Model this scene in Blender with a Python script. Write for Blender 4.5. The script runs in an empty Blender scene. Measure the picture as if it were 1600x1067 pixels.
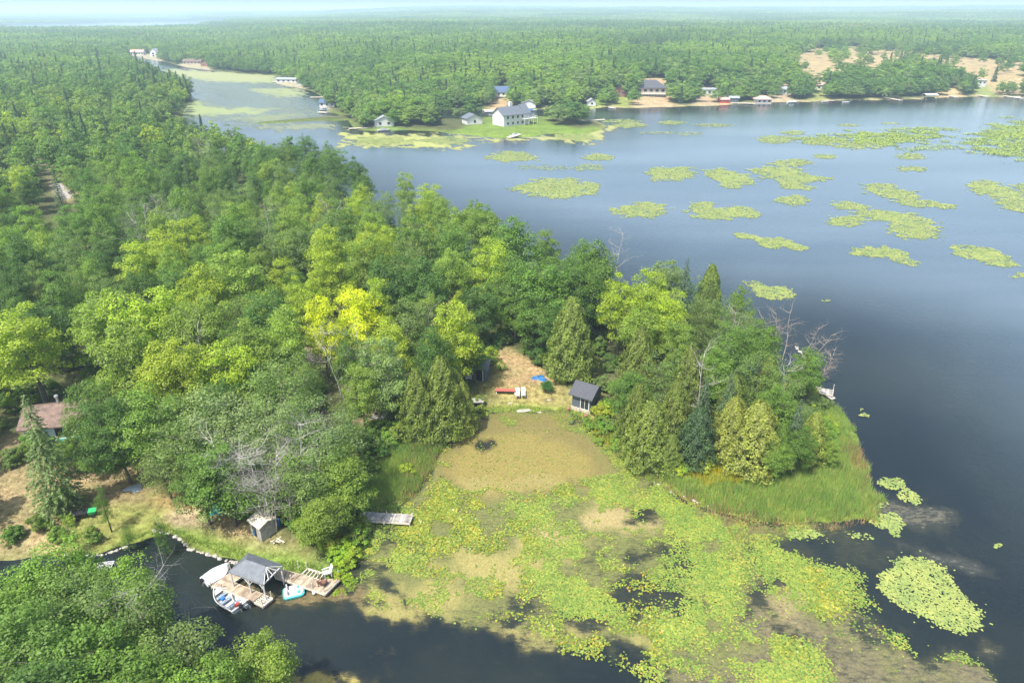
import bpy, math, random
import numpy as np
from mathutils import Vector
R = math.radians
scene = bpy.context.scene
col = scene.collection
rng = np.random.default_rng(7)
random.seed(7)

# ------------------------------------------------------------------ camera, sky, sun, exposure
PITCH, CAMH, F = R(25.75), 50.0, 1067.0
cam_d = bpy.data.cameras.new('camera'); cam = bpy.data.objects.new('camera', cam_d); col.objects.link(cam)
cam.location = (0, 0, CAMH); cam.rotation_euler = (R(90) - PITCH, 0, 0)
cam_d.lens = 24.0; cam_d.sensor_width = 36.0; cam_d.clip_start = 1; cam_d.clip_end = 40000
scene.camera = cam
SUN_EL, SUN_DIR = R(60), Vector((-0.85, -1.0, 0)).normalized()      # towards the sun, on the ground
world = bpy.data.worlds.new('World'); scene.world = world; world.use_nodes = True
wn = world.node_tree; bg = wn.nodes['Background']
sky = wn.nodes.new('ShaderNodeTexSky'); sky.sky_type = 'NISHITA'; sky.sun_disc = False
sky.sun_elevation = SUN_EL; sky.sun_rotation = math.atan2(SUN_DIR.x, SUN_DIR.y)
sky.air_density = 1.0; sky.dust_density = 3.0; sky.ozone_density = 1.2; sky.altitude = 0
wn.links.new(sky.outputs[0], bg.inputs[0]); bg.inputs[1].default_value = 0.15
sun_d = bpy.data.lights.new('sun', 'SUN'); sun = bpy.data.objects.new('sun', sun_d); col.objects.link(sun)
sun_d.energy = 4.1; sun_d.angle = R(0.6); sun_d.color = (1.0, 0.95, 0.86)
sv = Vector((SUN_DIR.x*math.cos(SUN_EL), SUN_DIR.y*math.cos(SUN_EL), math.sin(SUN_EL)))
sun.rotation_euler = (-sv).to_track_quat('-Z', 'Y').to_euler()
scene.view_settings.view_transform = 'Standard'; scene.view_settings.look = 'None'
scene.view_settings.exposure = 1.0; scene.view_settings.gamma = 1
scene.render.engine = 'CYCLES'
cy = scene.cycles
cy.use_denoising = True
try: cy.denoiser = 'OPENIMAGEDENOISE'
except Exception: pass
cy.max_bounces = 7; cy.diffuse_bounces = 4; cy.glossy_bounces = 2; cy.transmission_bounces = 3
cy.transparent_max_bounces = 4; cy.volume_bounces = 1; cy.caustics_reflective = False; cy.caustics_refractive = False
cy.sample_clamp_indirect = 6

# ------------------------------------------------------------------ helpers
SP, CP = math.sin(PITCH), math.cos(PITCH)
def at(px, py, z=0.0):
    u = (px-800)/F; v = (533.5-py)/F
    d = (u, CP+v*SP, -SP+v*CP)
    t = (z-CAMH)/d[2]
    return (u*t, d[1]*t)
def atp(pts, z=0.0): return np.array([at(p[0], p[1], z) for p in pts])
def proj(x, y, z):
    zc = y*CP-(z-CAMH)*SP; yc = y*SP+(z-CAMH)*CP
    return 800+F*x/zc, 533.5-F*yc/zc
def _h(ix, iy, s):
    n = (ix.astype(np.int64)*374761393 + iy.astype(np.int64)*668265263 + s*1274126177) & 0x7fffffff
    n = ((n ^ (n >> 13))*1274126177) & 0x7fffffff
    return ((n ^ (n >> 16)) & 0xffff)/65535.0
def vnoise(x, y, s=0):
    x = np.asarray(x, float); y = np.asarray(y, float)
    ix = np.floor(x).astype(np.int64); iy = np.floor(y).astype(np.int64)
    fx = x-ix; fy = y-iy; fx = fx*fx*(3-2*fx); fy = fy*fy*(3-2*fy)
    a = _h(ix, iy, s)*(1-fx)+_h(ix+1, iy, s)*fx; b = _h(ix, iy+1, s)*(1-fx)+_h(ix+1, iy+1, s)*fx
    return a*(1-fy)+b*fy
def fbm(x, y, s=0, o=4):
    t = 0; a = .5; n = 0
    for i in range(o):
        t = t+a*vnoise(np.asarray(x)*2**i, np.asarray(y)*2**i, s+i*17); n += a; a *= .5
    return t/n
def sdf(poly, x, y):
    x = np.asarray(x, float); y = np.asarray(y, float)
    d = np.full(x.shape, 1e18); ins = np.zeros(x.shape, bool); n = len(poly)
    for i in range(n):
        ax, ay = poly[i]; bx, by = poly[(i+1) % n]
        ex, ey = bx-ax, by-ay; L = ex*ex+ey*ey
        if L < 1e-9: continue
        wx, wy = x-ax, y-ay
        t = np.clip((wx*ex+wy*ey)/L, 0, 1)
        d = np.minimum(d, (wx-ex*t)**2+(wy-ey*t)**2)
        if ay != by:
            c = ((ay > y) != (by > y)) & (x < ex*(y-ay)/(by-ay)+ax)
            ins ^= c
    return np.where(ins, 1, -1)*np.sqrt(d)
def sst(a, b, x):
    t = np.clip((np.asarray(x, float)-a)/(b-a), 0, 1); return t*t*(3-2*t)
def ell(cx, cy_, rx, ry, z=0, n=20, rot=0):
    c, s = math.cos(rot), math.sin(rot)
    return atp([(cx+rx*math.cos(a)*c-ry*math.sin(a)*s, cy_+rx*math.cos(a)*s+ry*math.sin(a)*c) for a in np.linspace(0, 2*math.pi, n, endpoint=False)], z)

def mesh_from(name, V, Fc, mat=None, smooth=False):
    """V (n,3); Fc (m,k) array, or list of faces"""
    me = bpy.data.meshes.new(name)
    if isinstance(Fc, np.ndarray):
        m, k = Fc.shape
        me.vertices.add(len(V)); me.vertices.foreach_set('co', np.asarray(V, np.float32).ravel())
        me.loops.add(m*k); me.loops.foreach_set('vertex_index', Fc.astype(np.int32).ravel())
        me.polygons.add(m); me.polygons.foreach_set('loop_start', np.arange(0, m*k, k, dtype=np.int32))
        try: me.polygons.foreach_set('loop_total', np.full(m, k, np.int32))
        except Exception: pass
        me.update(calc_edges=True)
    else:
        me.from_pydata([tuple(v) for v in V], [], Fc); me.update()
    if smooth: me.polygons.foreach_set('use_smooth', np.ones(len(me.polygons), bool))
    if mat: me.materials.append(mat)
    return me
def link(name, me, parent=None, loc=None, rz=0, scale=None):
    o = bpy.data.objects.new(name, me); col.objects.link(o)
    if loc is not None: o.location = loc
    if rz: o.rotation_euler = (0, 0, rz)
    if scale is not None: o.scale = scale
    if parent: o.parent = parent
    return o
def tag(o, label=None, cat=None, group=None, kind=None):
    if label: o['label'] = label
    if cat: o['category'] = cat
    if group: o['group'] = group
    if kind: o['kind'] = kind
    return o
def empty(name, loc, rz=0, label=None, cat=None, group=None, scale=None):
    return tag(link(name, None, None, loc, rz, scale), label, cat, group)

class MB:
    def __init__(s): s.v = []; s.f = []
    def quad8(s, p):
        b = len(s.v); s.v += [tuple(q) for q in p]
        s.f += [(b, b+3, b+2, b+1), (b+4, b+5, b+6, b+7), (b, b+1, b+5, b+4), (b+1, b+2, b+6, b+5), (b+2, b+3, b+7, b+6), (b+3, b, b+4, b+7)]
        return s
    def box(s, x0, x1, y0, y1, z0, z1):
        return s.quad8([(x0, y0, z0), (x1, y0, z0), (x1, y1, z0), (x0, y1, z0), (x0, y0, z1), (x1, y0, z1), (x1, y1, z1), (x0, y1, z1)])
    def slab(s, c4, z0, z1):    # four (x,y) corners
        return s.quad8([(c[0], c[1], z0) for c in c4]+[(c[0], c[1], z1) for c in c4])
    def tube(s, p, q, r0, r1=None, n=8, caps=True):
        r1 = r0 if r1 is None else r1
        p = Vector(p); q = Vector(q); d = (q-p)
        if d.length < 1e-6: return s
        d.normalize(); a = d.orthogonal().normalized(); c = d.cross(a); b = len(s.v)
        for (o, r) in ((p, r0), (q, r1)):
            for i in range(n):
                t = 2*math.pi*i/n; s.v.append(tuple(o+a*r*math.cos(t)+c*r*math.sin(t)))
        for i in range(n): j = (i+1) % n; s.f.append((b+i, b+j, b+n+j, b+n+i))
        if caps: s.f.append(tuple(b+i for i in reversed(range(n)))); s.f.append(tuple(b+n+i for i in range(n)))
        return s
    def bar(s, p, q, w, h):     # rectangular bar from p to q
        p = Vector(p); q = Vector(q); d = (q-p).normalized()
        up = Vector((0, 0, 1)); sd = d.cross(up)
        if sd.length < 1e-3: sd = Vector((1, 0, 0))
        sd.normalize(); u = sd.cross(d)
        P = []
        for o in (p, q):
            P += [o-sd*w/2-u*h/2, o+sd*w/2-u*h/2, o+sd*w/2+u*h/2, o-sd*w/2+u*h/2]
        return s.quad8(P)
    def poly(s, pts, f=None):
        b = len(s.v); s.v += [tuple(p) for p in pts]; s.f.append(tuple(range(b, b+len(pts)))); return s
    def thick(s, pts, off):     # polygon extruded by vector off
        b = len(s.v); n = len(pts); o = Vector(off)
        s.v += [tuple(p) for p in pts]+[tuple(Vector(p)+o) for p in pts]
        s.f.append(tuple(reversed(range(b, b+n)))); s.f.append(tuple(range(b+n, b+2*n)))
        for i in range(n): j = (i+1) % n; s.f.append((b+i, b+j, b+n+j, b+n+i))
        return s
    def loft(s, rings, cap=True):
        b = len(s.v); n = len(rings[0])
        for r in rings: s.v += [tuple(p) for p in r]
        for k in range(len(rings)-1):
            for i in range(n):
                j = (i+1) % n; s.f.append((b+k*n+i, b+k*n+j, b+(k+1)*n+j, b+(k+1)*n+i))
        if cap:
            s.f.append(tuple(b+i for i in reversed(range(n)))); s.f.append(tuple(b+(len(rings)-1)*n+i for i in range(n)))
        return s
    def build(s, name, mat, parent=None, loc=None, rz=0, smooth=False):
        me = mesh_from(name, s.v, s.f, mat, smooth)
        return link(name, me, parent, loc, rz)

# ------------------------------------------------------------------ materials
def mat_new(name):
    m = bpy.data.materials.new(name); m.use_nodes = True
    return m, m.node_tree, m.node_tree.nodes['Principled BSDF'], m.node_tree.nodes['Material Output']
def N(nt, t, **kw):
    n = nt.nodes.new(t)
    for k, v in kw.items():
        if k.startswith('i_'): n.inputs[int(k[2:]) if k[2:].isdigit() else k[2:]].default_value = v
        else: setattr(n, k, v)
    return n
def noise_node(nt, scale, detail=4, rough=.55, coord='Object', dist=0):
    tc = N(nt, 'ShaderNodeTexCoord'); n = N(nt, 'ShaderNodeTexNoise')
    n.inputs['Scale'].default_value = scale; n.inputs['Detail'].default_value = detail; n.inputs['Roughness'].default_value = rough
    n.inputs['Distortion'].default_value = dist
    nt.links.new(tc.outputs[coord], n.inputs['Vector']); return n
def ramp(nt, src, p0, p1, c0=(0, 0, 0, 1), c1=(1, 1, 1, 1)):
    r = N(nt, 'ShaderNodeValToRGB'); e = r.color_ramp.elements
    e[0].position = p0; e[1].position = p1; e[0].color = c0; e[1].color = c1
    nt.links.new(src, r.inputs[0]); return r
def mixc(nt, fac, a, b, mode='MIX'):
    m = N(nt, 'ShaderNodeMix', data_type='RGBA', blend_type=mode)
    for i, v in ((0, fac), (6, a), (7, b)):
        if hasattr(v, 'links') or hasattr(v, 'is_linked'): nt.links.new(v, m.inputs[i])
        else: m.inputs[i].default_value = v if not isinstance(v, tuple) or len(v) == 4 else (*v, 1)
    return m.outputs[2]
def math_n(nt, op, a, b=None, clamp=False):
    m = N(nt, 'ShaderNodeMath', operation=op, use_clamp=clamp)
    for i, v in ((0, a), (1, b)):
        if v is None: continue
        if isinstance(v, (int, float)): m.inputs[i].default_value = v
        else: nt.links.new(v, m.inputs[i])
    return m.outputs[0]
def plain(name, c, rough=.7, var=.25, scale=3, island=False, metal=0, bump=0, c2=None):
    m, nt, p, o = mat_new(name)
    n = noise_node(nt, scale, 5)
    lo = tuple(x*(1-var) for x in c); hi = tuple(min(1, x*(1+var)) for x in c)
    if c2: hi = c2
    r = ramp(nt, n.outputs[0], .3, .7, (*lo, 1), (*hi, 1)); out = r.outputs[0]
    if island:
        g = N(nt, 'ShaderNodeNewGeometry')
        k = math_n(nt, 'MULTIPLY_ADD', g.outputs['Random Per Island'], .6); nt.nodes[-1].inputs[2].default_value = .7
        v = N(nt, 'ShaderNodeVectorMath', operation='SCALE'); nt.links.new(out, v.inputs[0]); nt.links.new(k, v.inputs['Scale']); out = v.outputs[0]
    nt.links.new(out, p.inputs['Base Color']); p.inputs['Roughness'].default_value = rough; p.inputs['Metallic'].default_value = metal
    if bump:
        b = N(nt, 'ShaderNodeBump'); b.inputs['Strength'].default_value = bump; b.inputs['Distance'].default_value = .05
        nt.links.new(n.outputs[0], b.inputs['Height']); nt.links.new(b.outputs[0], p.inputs['Normal'])
    return m
def leaf_mat(name, inst=False, yel=(0.42, 0.34, 0.012), hl=.48):
    m, nt, p, o = mat_new(name)
    if inst:
        a = N(nt, 'ShaderNodeAttribute', attribute_type='INSTANCER', attribute_name='tcol'); base = a.outputs['Color']
    else:
        a = N(nt, 'ShaderNodeObjectInfo'); base = a.outputs['Color']
    g = N(nt, 'ShaderNodeNewGeometry')
    k = math_n(nt, 'MULTIPLY_ADD', g.outputs['Random Per Island'], .75); nt.nodes[-1].inputs[2].default_value = .62
    v = N(nt, 'ShaderNodeVectorMath', operation='SCALE'); nt.links.new(base, v.inputs[0]); nt.links.new(k, v.inputs['Scale'])
    t = N(nt, 'ShaderNodeAttribute', attribute_type='GEOMETRY', attribute_name='tint')
    # tint puts a lighter, yellower tone into each bough's colour, upper leaves most
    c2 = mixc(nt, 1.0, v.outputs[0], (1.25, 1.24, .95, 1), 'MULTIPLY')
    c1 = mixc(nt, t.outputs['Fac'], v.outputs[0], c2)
    nt.links.new(c1, p.inputs['Base Color']); p.inputs['Roughness'].default_value = .55
    p.inputs['Specular IOR Level'].default_value = .35
    tr = N(nt, 'ShaderNodeBsdfTranslucent'); c3 = mixc(nt, 1.0, c1, (1.1, 1.3, .6, 1), 'MULTIPLY'); nt.links.new(c3, tr.inputs[0])
    ms = N(nt, 'ShaderNodeMixShader'); ms.inputs[0].default_value = hl
    nt.links.new(p.outputs[0], ms.inputs[1]); nt.links.new(tr.outputs[0], ms.inputs[2]); nt.links.new(ms.outputs[0], o.inputs[0])
    return m
M = {}
M['leaf'] = leaf_mat('leaf'); M['leaf_i'] = leaf_mat('leaf_woods', True)
M['bark'] = plain('bark', (.10, .085, .07), .9, .4, 2)
M['dead'] = plain('dead_wood', (.33, .31, .28), .85, .35, 1.2)
M['deadbrown'] = plain('dead_brown', (.27, .22, .17), .85, .35, 1.2)
M['shingle_dk'] = plain('dark_shingles', (.060, .064, .075), .85, .35, 9, bump=.4)
M['shingle_gr'] = plain('grey_shingles', (.10, .115, .135), .6, .25, 2.5, bump=.2)
M['shingle_lt'] = plain('light_shingles', (.24, .26, .28), .7, .2, 2)
M['roof_blue'] = plain('blue_roof', (.05, .09, .17), .6, .2, 2)
M['roof_brown'] = plain('brown_shingles', (.14, .095, .075), .85, .5, 1.6)
M['roof_pink'] = plain('pink_roof', (.42, .26, .22), .8, .2, 2)
M['sid_dark'] = plain('dark_siding', (.075, .095, .115), .7, .2, 3)
M['sid_blue'] = plain('pale_blue_siding', (.42, .52, .54), .7, .15, 2)
M['white'] = plain('white_paint', (.52, .52, .51), .5, .06, 3)
M['cream'] = plain('cream_siding', (.62, .58, .50), .7, .1, 2)
M['tan'] = plain('tan_siding', (.42, .33, .24), .75, .15, 2)
M['redbrown'] = plain('red_brown_boards', (.26, .11, .08), .75, .2, 3)
M['red'] = plain('red_paint', (.40, .045, .03), .6, .15, 3)
M['glass'] = plain('window_glass', (.025, .03, .035), .08, .2, 2)
M['stone'] = plain('stone', (.42, .37, .31), .9, .35, 3, bump=.5)
M['rock'] = plain('rock', (.33, .31, .27), .9, .35, 2.5, island=True, bump=.4)
M['plank'] = plain('weathered_planks', (.30, .235, .17), .85, .35, 2, island=True)
M['plank_gr'] = plain('grey_planks', (.28, .265, .24), .85, .35, 2, island=True)
M['timber'] = plain('pale_timber', (.50, .45, .37), .8, .2, 4)
M['metal'] = plain('grey_metal', (.45, .46, .47), .4, .1, 3, metal=.6)
M['alu'] = plain('aluminium_hull', (.62, .66, .68), .35, .08, 3, metal=.3)
M['teal'] = plain('teal_plastic', (.05, .38, .38), .35, .1, 3)
M['bluep'] = plain('blue_plastic', (.03, .16, .42), .4, .2, 3)
M['tarp_w'] = plain('pale_tarp', (.60, .60, .66), .55, .12, 2, bump=.8)
M['tarp_b'] = plain('blue_tarp', (.02, .11, .28), .5, .3, 4, bump=.8)
M['tarp_g'] = plain('green_tarp', (.10, .42, .32), .5, .35, 3, bump=.8)
M['tarp_gr'] = plain('grey_tarp', (.22, .27, .32), .5, .4, 4, bump=.8)
M['green_p'] = plain('green_plastic', (.03, .36, .12), .4, .1, 3)
M['black'] = plain('black_plastic_and_doorway_dark', (.02, .02, .022), .4, .2, 3)  # motors and wheels; also the shade painted into open doorways
M['brownwood'] = plain('brown_wood', (.17, .075, .05), .7, .3, 4)
M['redwood'] = plain('red_wood', (.42, .10, .075), .7, .2, 4)

# ------------------------------------------------------------------ the lie of the land (photo outlines thrown onto the ground)
near_land = np.vstack([
    [(-3000, -40), (-160, 52)],
    atp([(-50, 880), (60, 872), (150, 868), (225, 840), (262, 833), (300, 856), (350, 870), (390, 878), (430, 890), (490, 900), (528, 906),
         (548, 885), (545, 850), (552, 820), (575, 803), (615, 797), (640, 775), (660, 750), (680, 715), (700, 690), (728, 655), (760, 643), (820, 640), (880, 643), (918, 655),
         (938, 685), (985, 725), (1040, 765), (1100, 793), (1160, 810), (1230, 816), (1300, 818), (1362, 810), (1374, 785), (1358, 755), (1346, 720), (1335, 680),
         (1312, 645), (1288, 615), (1280, 590), (1268, 568), (1258, 548)]),
    atp([(1228, 520), (1195, 500), (1150, 465), (1100, 450), (1040, 425), (975, 430), (900, 405), (860, 385), (800, 362), (760, 340), (700, 325),
         (640, 300), (600, 290), (540, 265), (520, 238), (480, 226), (430, 222), (405, 212), (350, 198), (300, 188), (240, 184)], 10),
    atp([(300, 158), (300, 148), (262, 135), (240, 118), (215, 100), (203, 88), (150, 82)]), [(-1500, 1300), (-4000, 1500)]])
bottom_land = np.vstack([[(-300, 20), (-160, 42)], atp([(-50, 950), (40, 968), (140, 962), (210, 988), (262, 1015), (290, 1060), (360, 1085), (460, 1110), (480, 1180)]), [(-10, 20), (-10, 5)], [(-300, -60)]])
far_land = np.vstack([atp([(395, 195), (460, 191), (538, 188), (552, 203), (600, 206), (640, 204), (690, 206), (735, 213), (780, 217), (830, 215), (850, 210), (900, 210), (940, 204), (952, 198),
         (930, 190), (905, 185), (860, 183), (780, 183), (720, 184), (690, 183), (690, 172), (760, 172), (840, 172), (905, 171), (950, 168), (1050, 168), (1120, 165), (1180, 162),
         (1210, 160), (1300, 158), (1380, 157), (1440, 155), (1480, 152), (1530, 151), (1600, 153), (1750, 158)]),
    [(900, 380), (6000, 300), (30000, 9000), (30000, 30000), (-30000, 30000), (-30000, 4000), (-3000, 1700), (-1450, 1295)], atp([(200, 85), (225, 93), (270, 101), (330, 111), (435, 119), (425, 128), (470, 139), (490, 148), (505, 160), (497, 171), (530, 180), (470, 186), (395, 192)])])
far_lake = atp([(-50, 50), (100, 51), (190, 50), (280, 47), (372, 38.5), (350, 35.5), (250, 34.5), (185, 35.5), (100, 38), (-50, 40)])
upland = np.vstack([atp([(560, 150), (700, 158), (905, 165), (1050, 163), (1150, 159), (1300, 154), (1480, 148), (1600, 148), (1760, 150)]), [(6000, 700), (9000, 9000), (-4000, 9000), (-600, 1600)]])
LANDS = [near_land, bottom_land, far_land]
def land_sd(x, y):
    x = np.asarray(x, float); y = np.asarray(y, float)
    r = np.hypot(x, y); am = np.clip(r*.012, .5, 6)
    w = np.clip(r/30, 3, 40)
    xx = x+(fbm(x/w, y/w, 3)-.5)*2*am; yy = y+(fbm(x/w, y/w, 9)-.5)*2*am
    d = np.full(x.shape, -1e9)
    for P in LANDS: d = np.maximum(d, sdf(P, xx, yy))
    return np.minimum(d, -sdf(far_lake, xx, yy))
def ground_z(x, y, sd=None):
    x = np.asarray(x, float); y = np.asarray(y, float)
    if sd is None: sd = land_sd(x, y)
    r = np.hypot(x, y)
    z = np.where(sd > 0, np.minimum(sd*.16, .7)+.6*sst(8, 60, sd)*fbm(x/14, y/14, 21)*2, np.maximum(sd*.25, -2.))
    su = sdf(upland, x, y)
    z = z+np.where(sd > 0, 7*sst(0, 60, su)+13*sst(60, 450, su)*fbm(x/260, y/260, 33), 0)
    ang = np.degrees(np.arctan2(x, y))
    z = z+np.where(sd > 0, (sst(4200, 8000, r)*(1-sst(-20, -2, ang))+sst(1800, 6000, r)*sst(-20, -2, ang))*(16+62*fbm(x/1900, y/1900, 41, 3))*(.35+.65*sst(-30, -8, ang)), 0)
    return z
def gz1(x, y): return float(ground_z(np.array([x]), np.array([y]))[0])

clearings = [   # no trees here
    atp([(-80, 885), (-60, 770), (20, 730), (100, 712), (180, 715), (250, 735), (320, 765), (370, 800), (400, 825), (450, 845), (505, 880), (505, 908), (430, 897), (350, 875), (262, 835), (230, 840), (150, 870)]),
    atp([(735, 655), (730, 625), (755, 600), (785, 585), (765, 558), (790, 552), (850, 585), (872, 605), (888, 612), (935, 612), (945, 645), (920, 660)]),
    atp([(50, 690), (130, 685), (165, 720), (20, 740), (-60, 780), (-60, 700)]),
    atp([(40, 655), (125, 650), (130, 690), (50, 700)]),
    atp([(78, 330), (62, 290), (58, 258), (78, 256), (92, 290), (125, 320), (120, 335)]),
    atp([(555, 860), (550, 790), (558, 740), (570, 695), (620, 660), (650, 640), (745, 640), (700, 690), (640, 800)]),
    atp([(925, 665), (960, 700), (1010, 745), (1080, 750), (1160, 760), (1240, 752), (1290, 735), (1312, 700), (1305, 660), (1285, 620), (1500, 640), (1500, 900), (900, 900)]),
]
fields = [atp([(925, 84), (955, 74), (1060, 72), (1075, 79), (1010, 88)], 13),
          atp([(1225, 96), (1250, 77), (1330, 76), (1420, 79), (1500, 86), (1590, 91), (1690, 96), (1700, 120), (1590, 118), (1520, 116), (1430, 106), (1330, 113), (1250, 118)], 12)]
far_clear = [atp(q, 1) for q in (
    [(720, 200), (740, 190), (775, 190), (840, 188), (905, 200), (930, 196), (950, 203), (900, 212), (780, 220), (690, 208)],
    [(750, 190), (752, 178), (860, 176), (860, 190)],
    [(760, 172), (765, 158), (770, 148), (800, 148), (806, 160), (800, 172)],
    [(985, 168), (990, 155), (995, 140), (1045, 140), (1052, 155), (1058, 168)],
    [(1085, 166), (1085, 148), (1120, 146), (1122, 165)], [(1125, 163), (1128, 150), (1145, 150), (1148, 163)],
    [(1180, 162), (1180, 150), (1207, 150), (1207, 160)], [(1205, 158), (1212, 143), (1235, 143), (1240, 158)],
    [(1258, 157), (1262, 140), (1290, 140), (1300, 157)], [(1470, 153), (1470, 140), (1500, 142), (1505, 153)],
    [(920, 170), (918, 158), (945, 156), (948, 168)], [(960, 167), (955, 148), (985, 148), (985, 167)],
    [(1520, 152), (1520, 140), (1545, 140), (1560, 152)], [(498, 180), (500, 162), (515, 160), (520, 182)], [(585, 207), (585, 192), (612, 192), (640, 206)],
    [(205, 96), (208, 84), (250, 84), (255, 97)], [(275, 106), (280, 98), (330, 100), (330, 110)], [(425, 132), (425, 122), (470, 127), (480, 140)])]

def gat(px, py, lo=30, hi=9000):
    """where the sight line through a pixel meets the terrain"""
    u = (px-800)/F; v = (533.5-py)/F; d = np.array((u, CP+v*SP, -SP+v*CP)); t = np.geomspace(lo, hi, 2600)
    z = CAMH+t*d[2]; g = np.maximum(ground_z(t*d[0], t*d[1]), 0); k = int(np.argmax(z <= g)); 
    if z[k] > g[k]: k = -1
    return float(t[k]*d[0]), float(t[k]*d[1]), float(g[k])

# ------------------------------------------------------------------ ground and water sheets (polar grids under the camera)
rad = np.concatenate([[0.01, 12], 24*np.power(14000/24, np.linspace(0, 1, 560))])
an = np.concatenate([np.linspace(-180, -62, 24)[:-1], np.linspace(-62, 62, 500), np.linspace(62, 180, 24)[1:]])*math.pi/180
RR, AA = np.meshgrid(rad, an, indexing='ij'); GX = (RR*np.sin(AA)).ravel(); GY = (RR*np.cos(AA)).ravel()
nr, na = RR.shape
ii, jj = np.meshgrid(np.arange(nr-1), np.arange(na-1), indexing='ij'); b0 = (ii*na+jj).ravel()
GF = np.stack([b0, b0+1, b0+na+1, b0+na], 1)[:, ::-1].copy()
GSD = land_sd(GX, GY); GZ = ground_z(GX, GY, GSD)
def set_col(me, name, C4):
    a = me.attributes.new(name, 'FLOAT_COLOR', 'POINT'); a.data.foreach_set('color', np.asarray(C4, np.float32).ravel())

# ground colour: what grows or lies there
fl = fbm(GX/9, GY/9, 5); fl2 = fbm(GX/2.5, GY/2.5, 6)
C = np.zeros((len(GX), 3)); C[:] = (.075, .085, .035)
def paint(C, poly, c, soft=2.0, amt=1.0, nz=.5, x=GX, y=GY):
    d = sdf(poly, x, y)+(fl-.5)*soft*4*nz
    a = (sst(-soft, soft, d)*amt)[:, None]; C[:] = C*(1-a)+np.array(c)*a
wet = sst(6, 0, GSD)[:, None]*sst(900, 500, np.hypot(GX, GY))[:, None]
C[:] = C*(1-wet)+np.array((.10, .14, .03))*wet
LAWN = clearings[0]
paint(C, LAWN, (.245, .20, .105), 1.5)
paint(C, atp([(140, 880), (200, 835), (262, 815), (330, 830), (400, 860), (470, 868), (530, 890), (520, 915), (350, 880), (262, 845), (200, 860)]), (.13, .20, .035), 1.5)
paint(C, atp([(80, 880), (110, 820), (190, 790), (290, 810), (270, 840), (180, 875)]), (.17, .20, .05), 1.5, .8)
paint(C, ell(285, 790, 50, 10), (.27, .21, .085), 1.5, .8)
paint(C, ell(150, 745, 60, 16), (.27, .205, .125), 1.5)
paint(C, ell(300, 815, 40, 12), (.31, .25, .17), 1.0, .9)
paint(C, clearings[2], (.19, .16, .09), 1.5)
paint(C, clearings[1], (.24, .215, .085), 1.2)
paint(C, atp([(765, 556), (790, 553), (850, 585), (870, 605), (800, 606), (790, 585)]), (.29, .215, .115), 1.0)
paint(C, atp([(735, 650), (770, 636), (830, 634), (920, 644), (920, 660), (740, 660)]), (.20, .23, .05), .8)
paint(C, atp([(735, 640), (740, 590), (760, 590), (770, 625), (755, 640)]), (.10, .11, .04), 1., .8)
paint(C, atp([(500, 640), (560, 640), (640, 650), (600, 670), (520, 668)]), (.20, .15, .10), 1., .8)
paint(C, clearings[5], (.11, .17, .03), 2, .8)
paint(C, clearings[6], (.13, .18, .03), 2, .8)
paint(C, atp([(1040, 745), (1120, 742), (1210, 748), (1200, 768), (1100, 768)]), (.28, .27, .02), 1., .8)
for f_ in fields: paint(C, f_, (.30, .235, .125), 10, 1, .9)
paint(C, atp([(84, 285), (70, 255), (80, 255), (95, 285), (125, 310), (110, 325), (92, 318)]), (.30, .24, .15), 2.5, .9, .3)
paint(C, atp([(84, 292), (96, 292), (114, 314), (98, 318)]), (.30, .30, .31), 1.5, 1, .1)
paint(C, atp([(470, 560), (500, 540), (510, 560), (480, 575)]), (.40, .34, .28), 1.)
for q, c in ((0, (.13, .20, .035)), (1, (.12, .17, .04)), (2, (.36, .26, .15)), (3, (.36, .27, .16)), (4, (.34, .26, .17)), (5, (.28, .2, .1)), (6, (.22, .20, .09)), (7, (.34, .27, .18)), (8, (.20, .22, .07)), (9, (.42, .31, .17)), (10, (.18, .26, .05)), (11, (.20, .24, .06)), (12, (.2, .24, .08)), (13, (.2, .2, .1)), (14, (.13, .2, .05)), (15, (.3, .27, .18)), (16, (.3, .27, .18)), (17, (.3, .27, .18))):
    paint(C, far_clear[q], c, 3, .9, .3)
shore = sst(3.5, .5, np.abs(GSD-1.0))*sst(300, 420, np.hypot(GX, GY))*sst(-10, 40, GX)
C[:] = C*(1-shore[:, None]*.8)+np.array((.34, .28, .16))*shore[:, None]*.8
C *= (.75+.5*fl2)[:, None]
m, nt, p, o = mat_new('ground_cover')
a = N(nt, 'ShaderNodeAttribute', attribute_name='gcol')
n1 = noise_node(nt, 1.3, 8, .7); n2 = noise_node(nt, .18, 4)
g1 = ramp(nt, n1.outputs[0], .32, .68, (.45, .42, .38, 1), (1.5, 1.5, 1.5, 1)); g2 = ramp(nt, n2.outputs[0], .3, .7, (.75, .85, .75, 1), (1.15, 1.05, 1.1, 1))
c = mixc(nt, 1.0, a.outputs['Color'], g1.outputs[0], 'MULTIPLY'); c = mixc(nt, 1.0, c, g2.outputs[0], 'MULTIPLY')
nt.links.new(c, p.inputs['Base Color']); p.inputs['Roughness'].default_value = .95; p.inputs['Specular IOR Level'].default_value = .1
b = N(nt, 'ShaderNodeBump'); b.inputs['Strength'].default_value = .7; b.inputs['Distance'].default_value = .25
nt.links.new(n1.outputs[0], b.inputs['Height']); nt.links.new(b.outputs[0], p.inputs['Normal'])
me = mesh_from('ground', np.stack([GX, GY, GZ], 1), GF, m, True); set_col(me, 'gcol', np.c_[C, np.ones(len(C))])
tag(link('ground', me), kind='structure')

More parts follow.
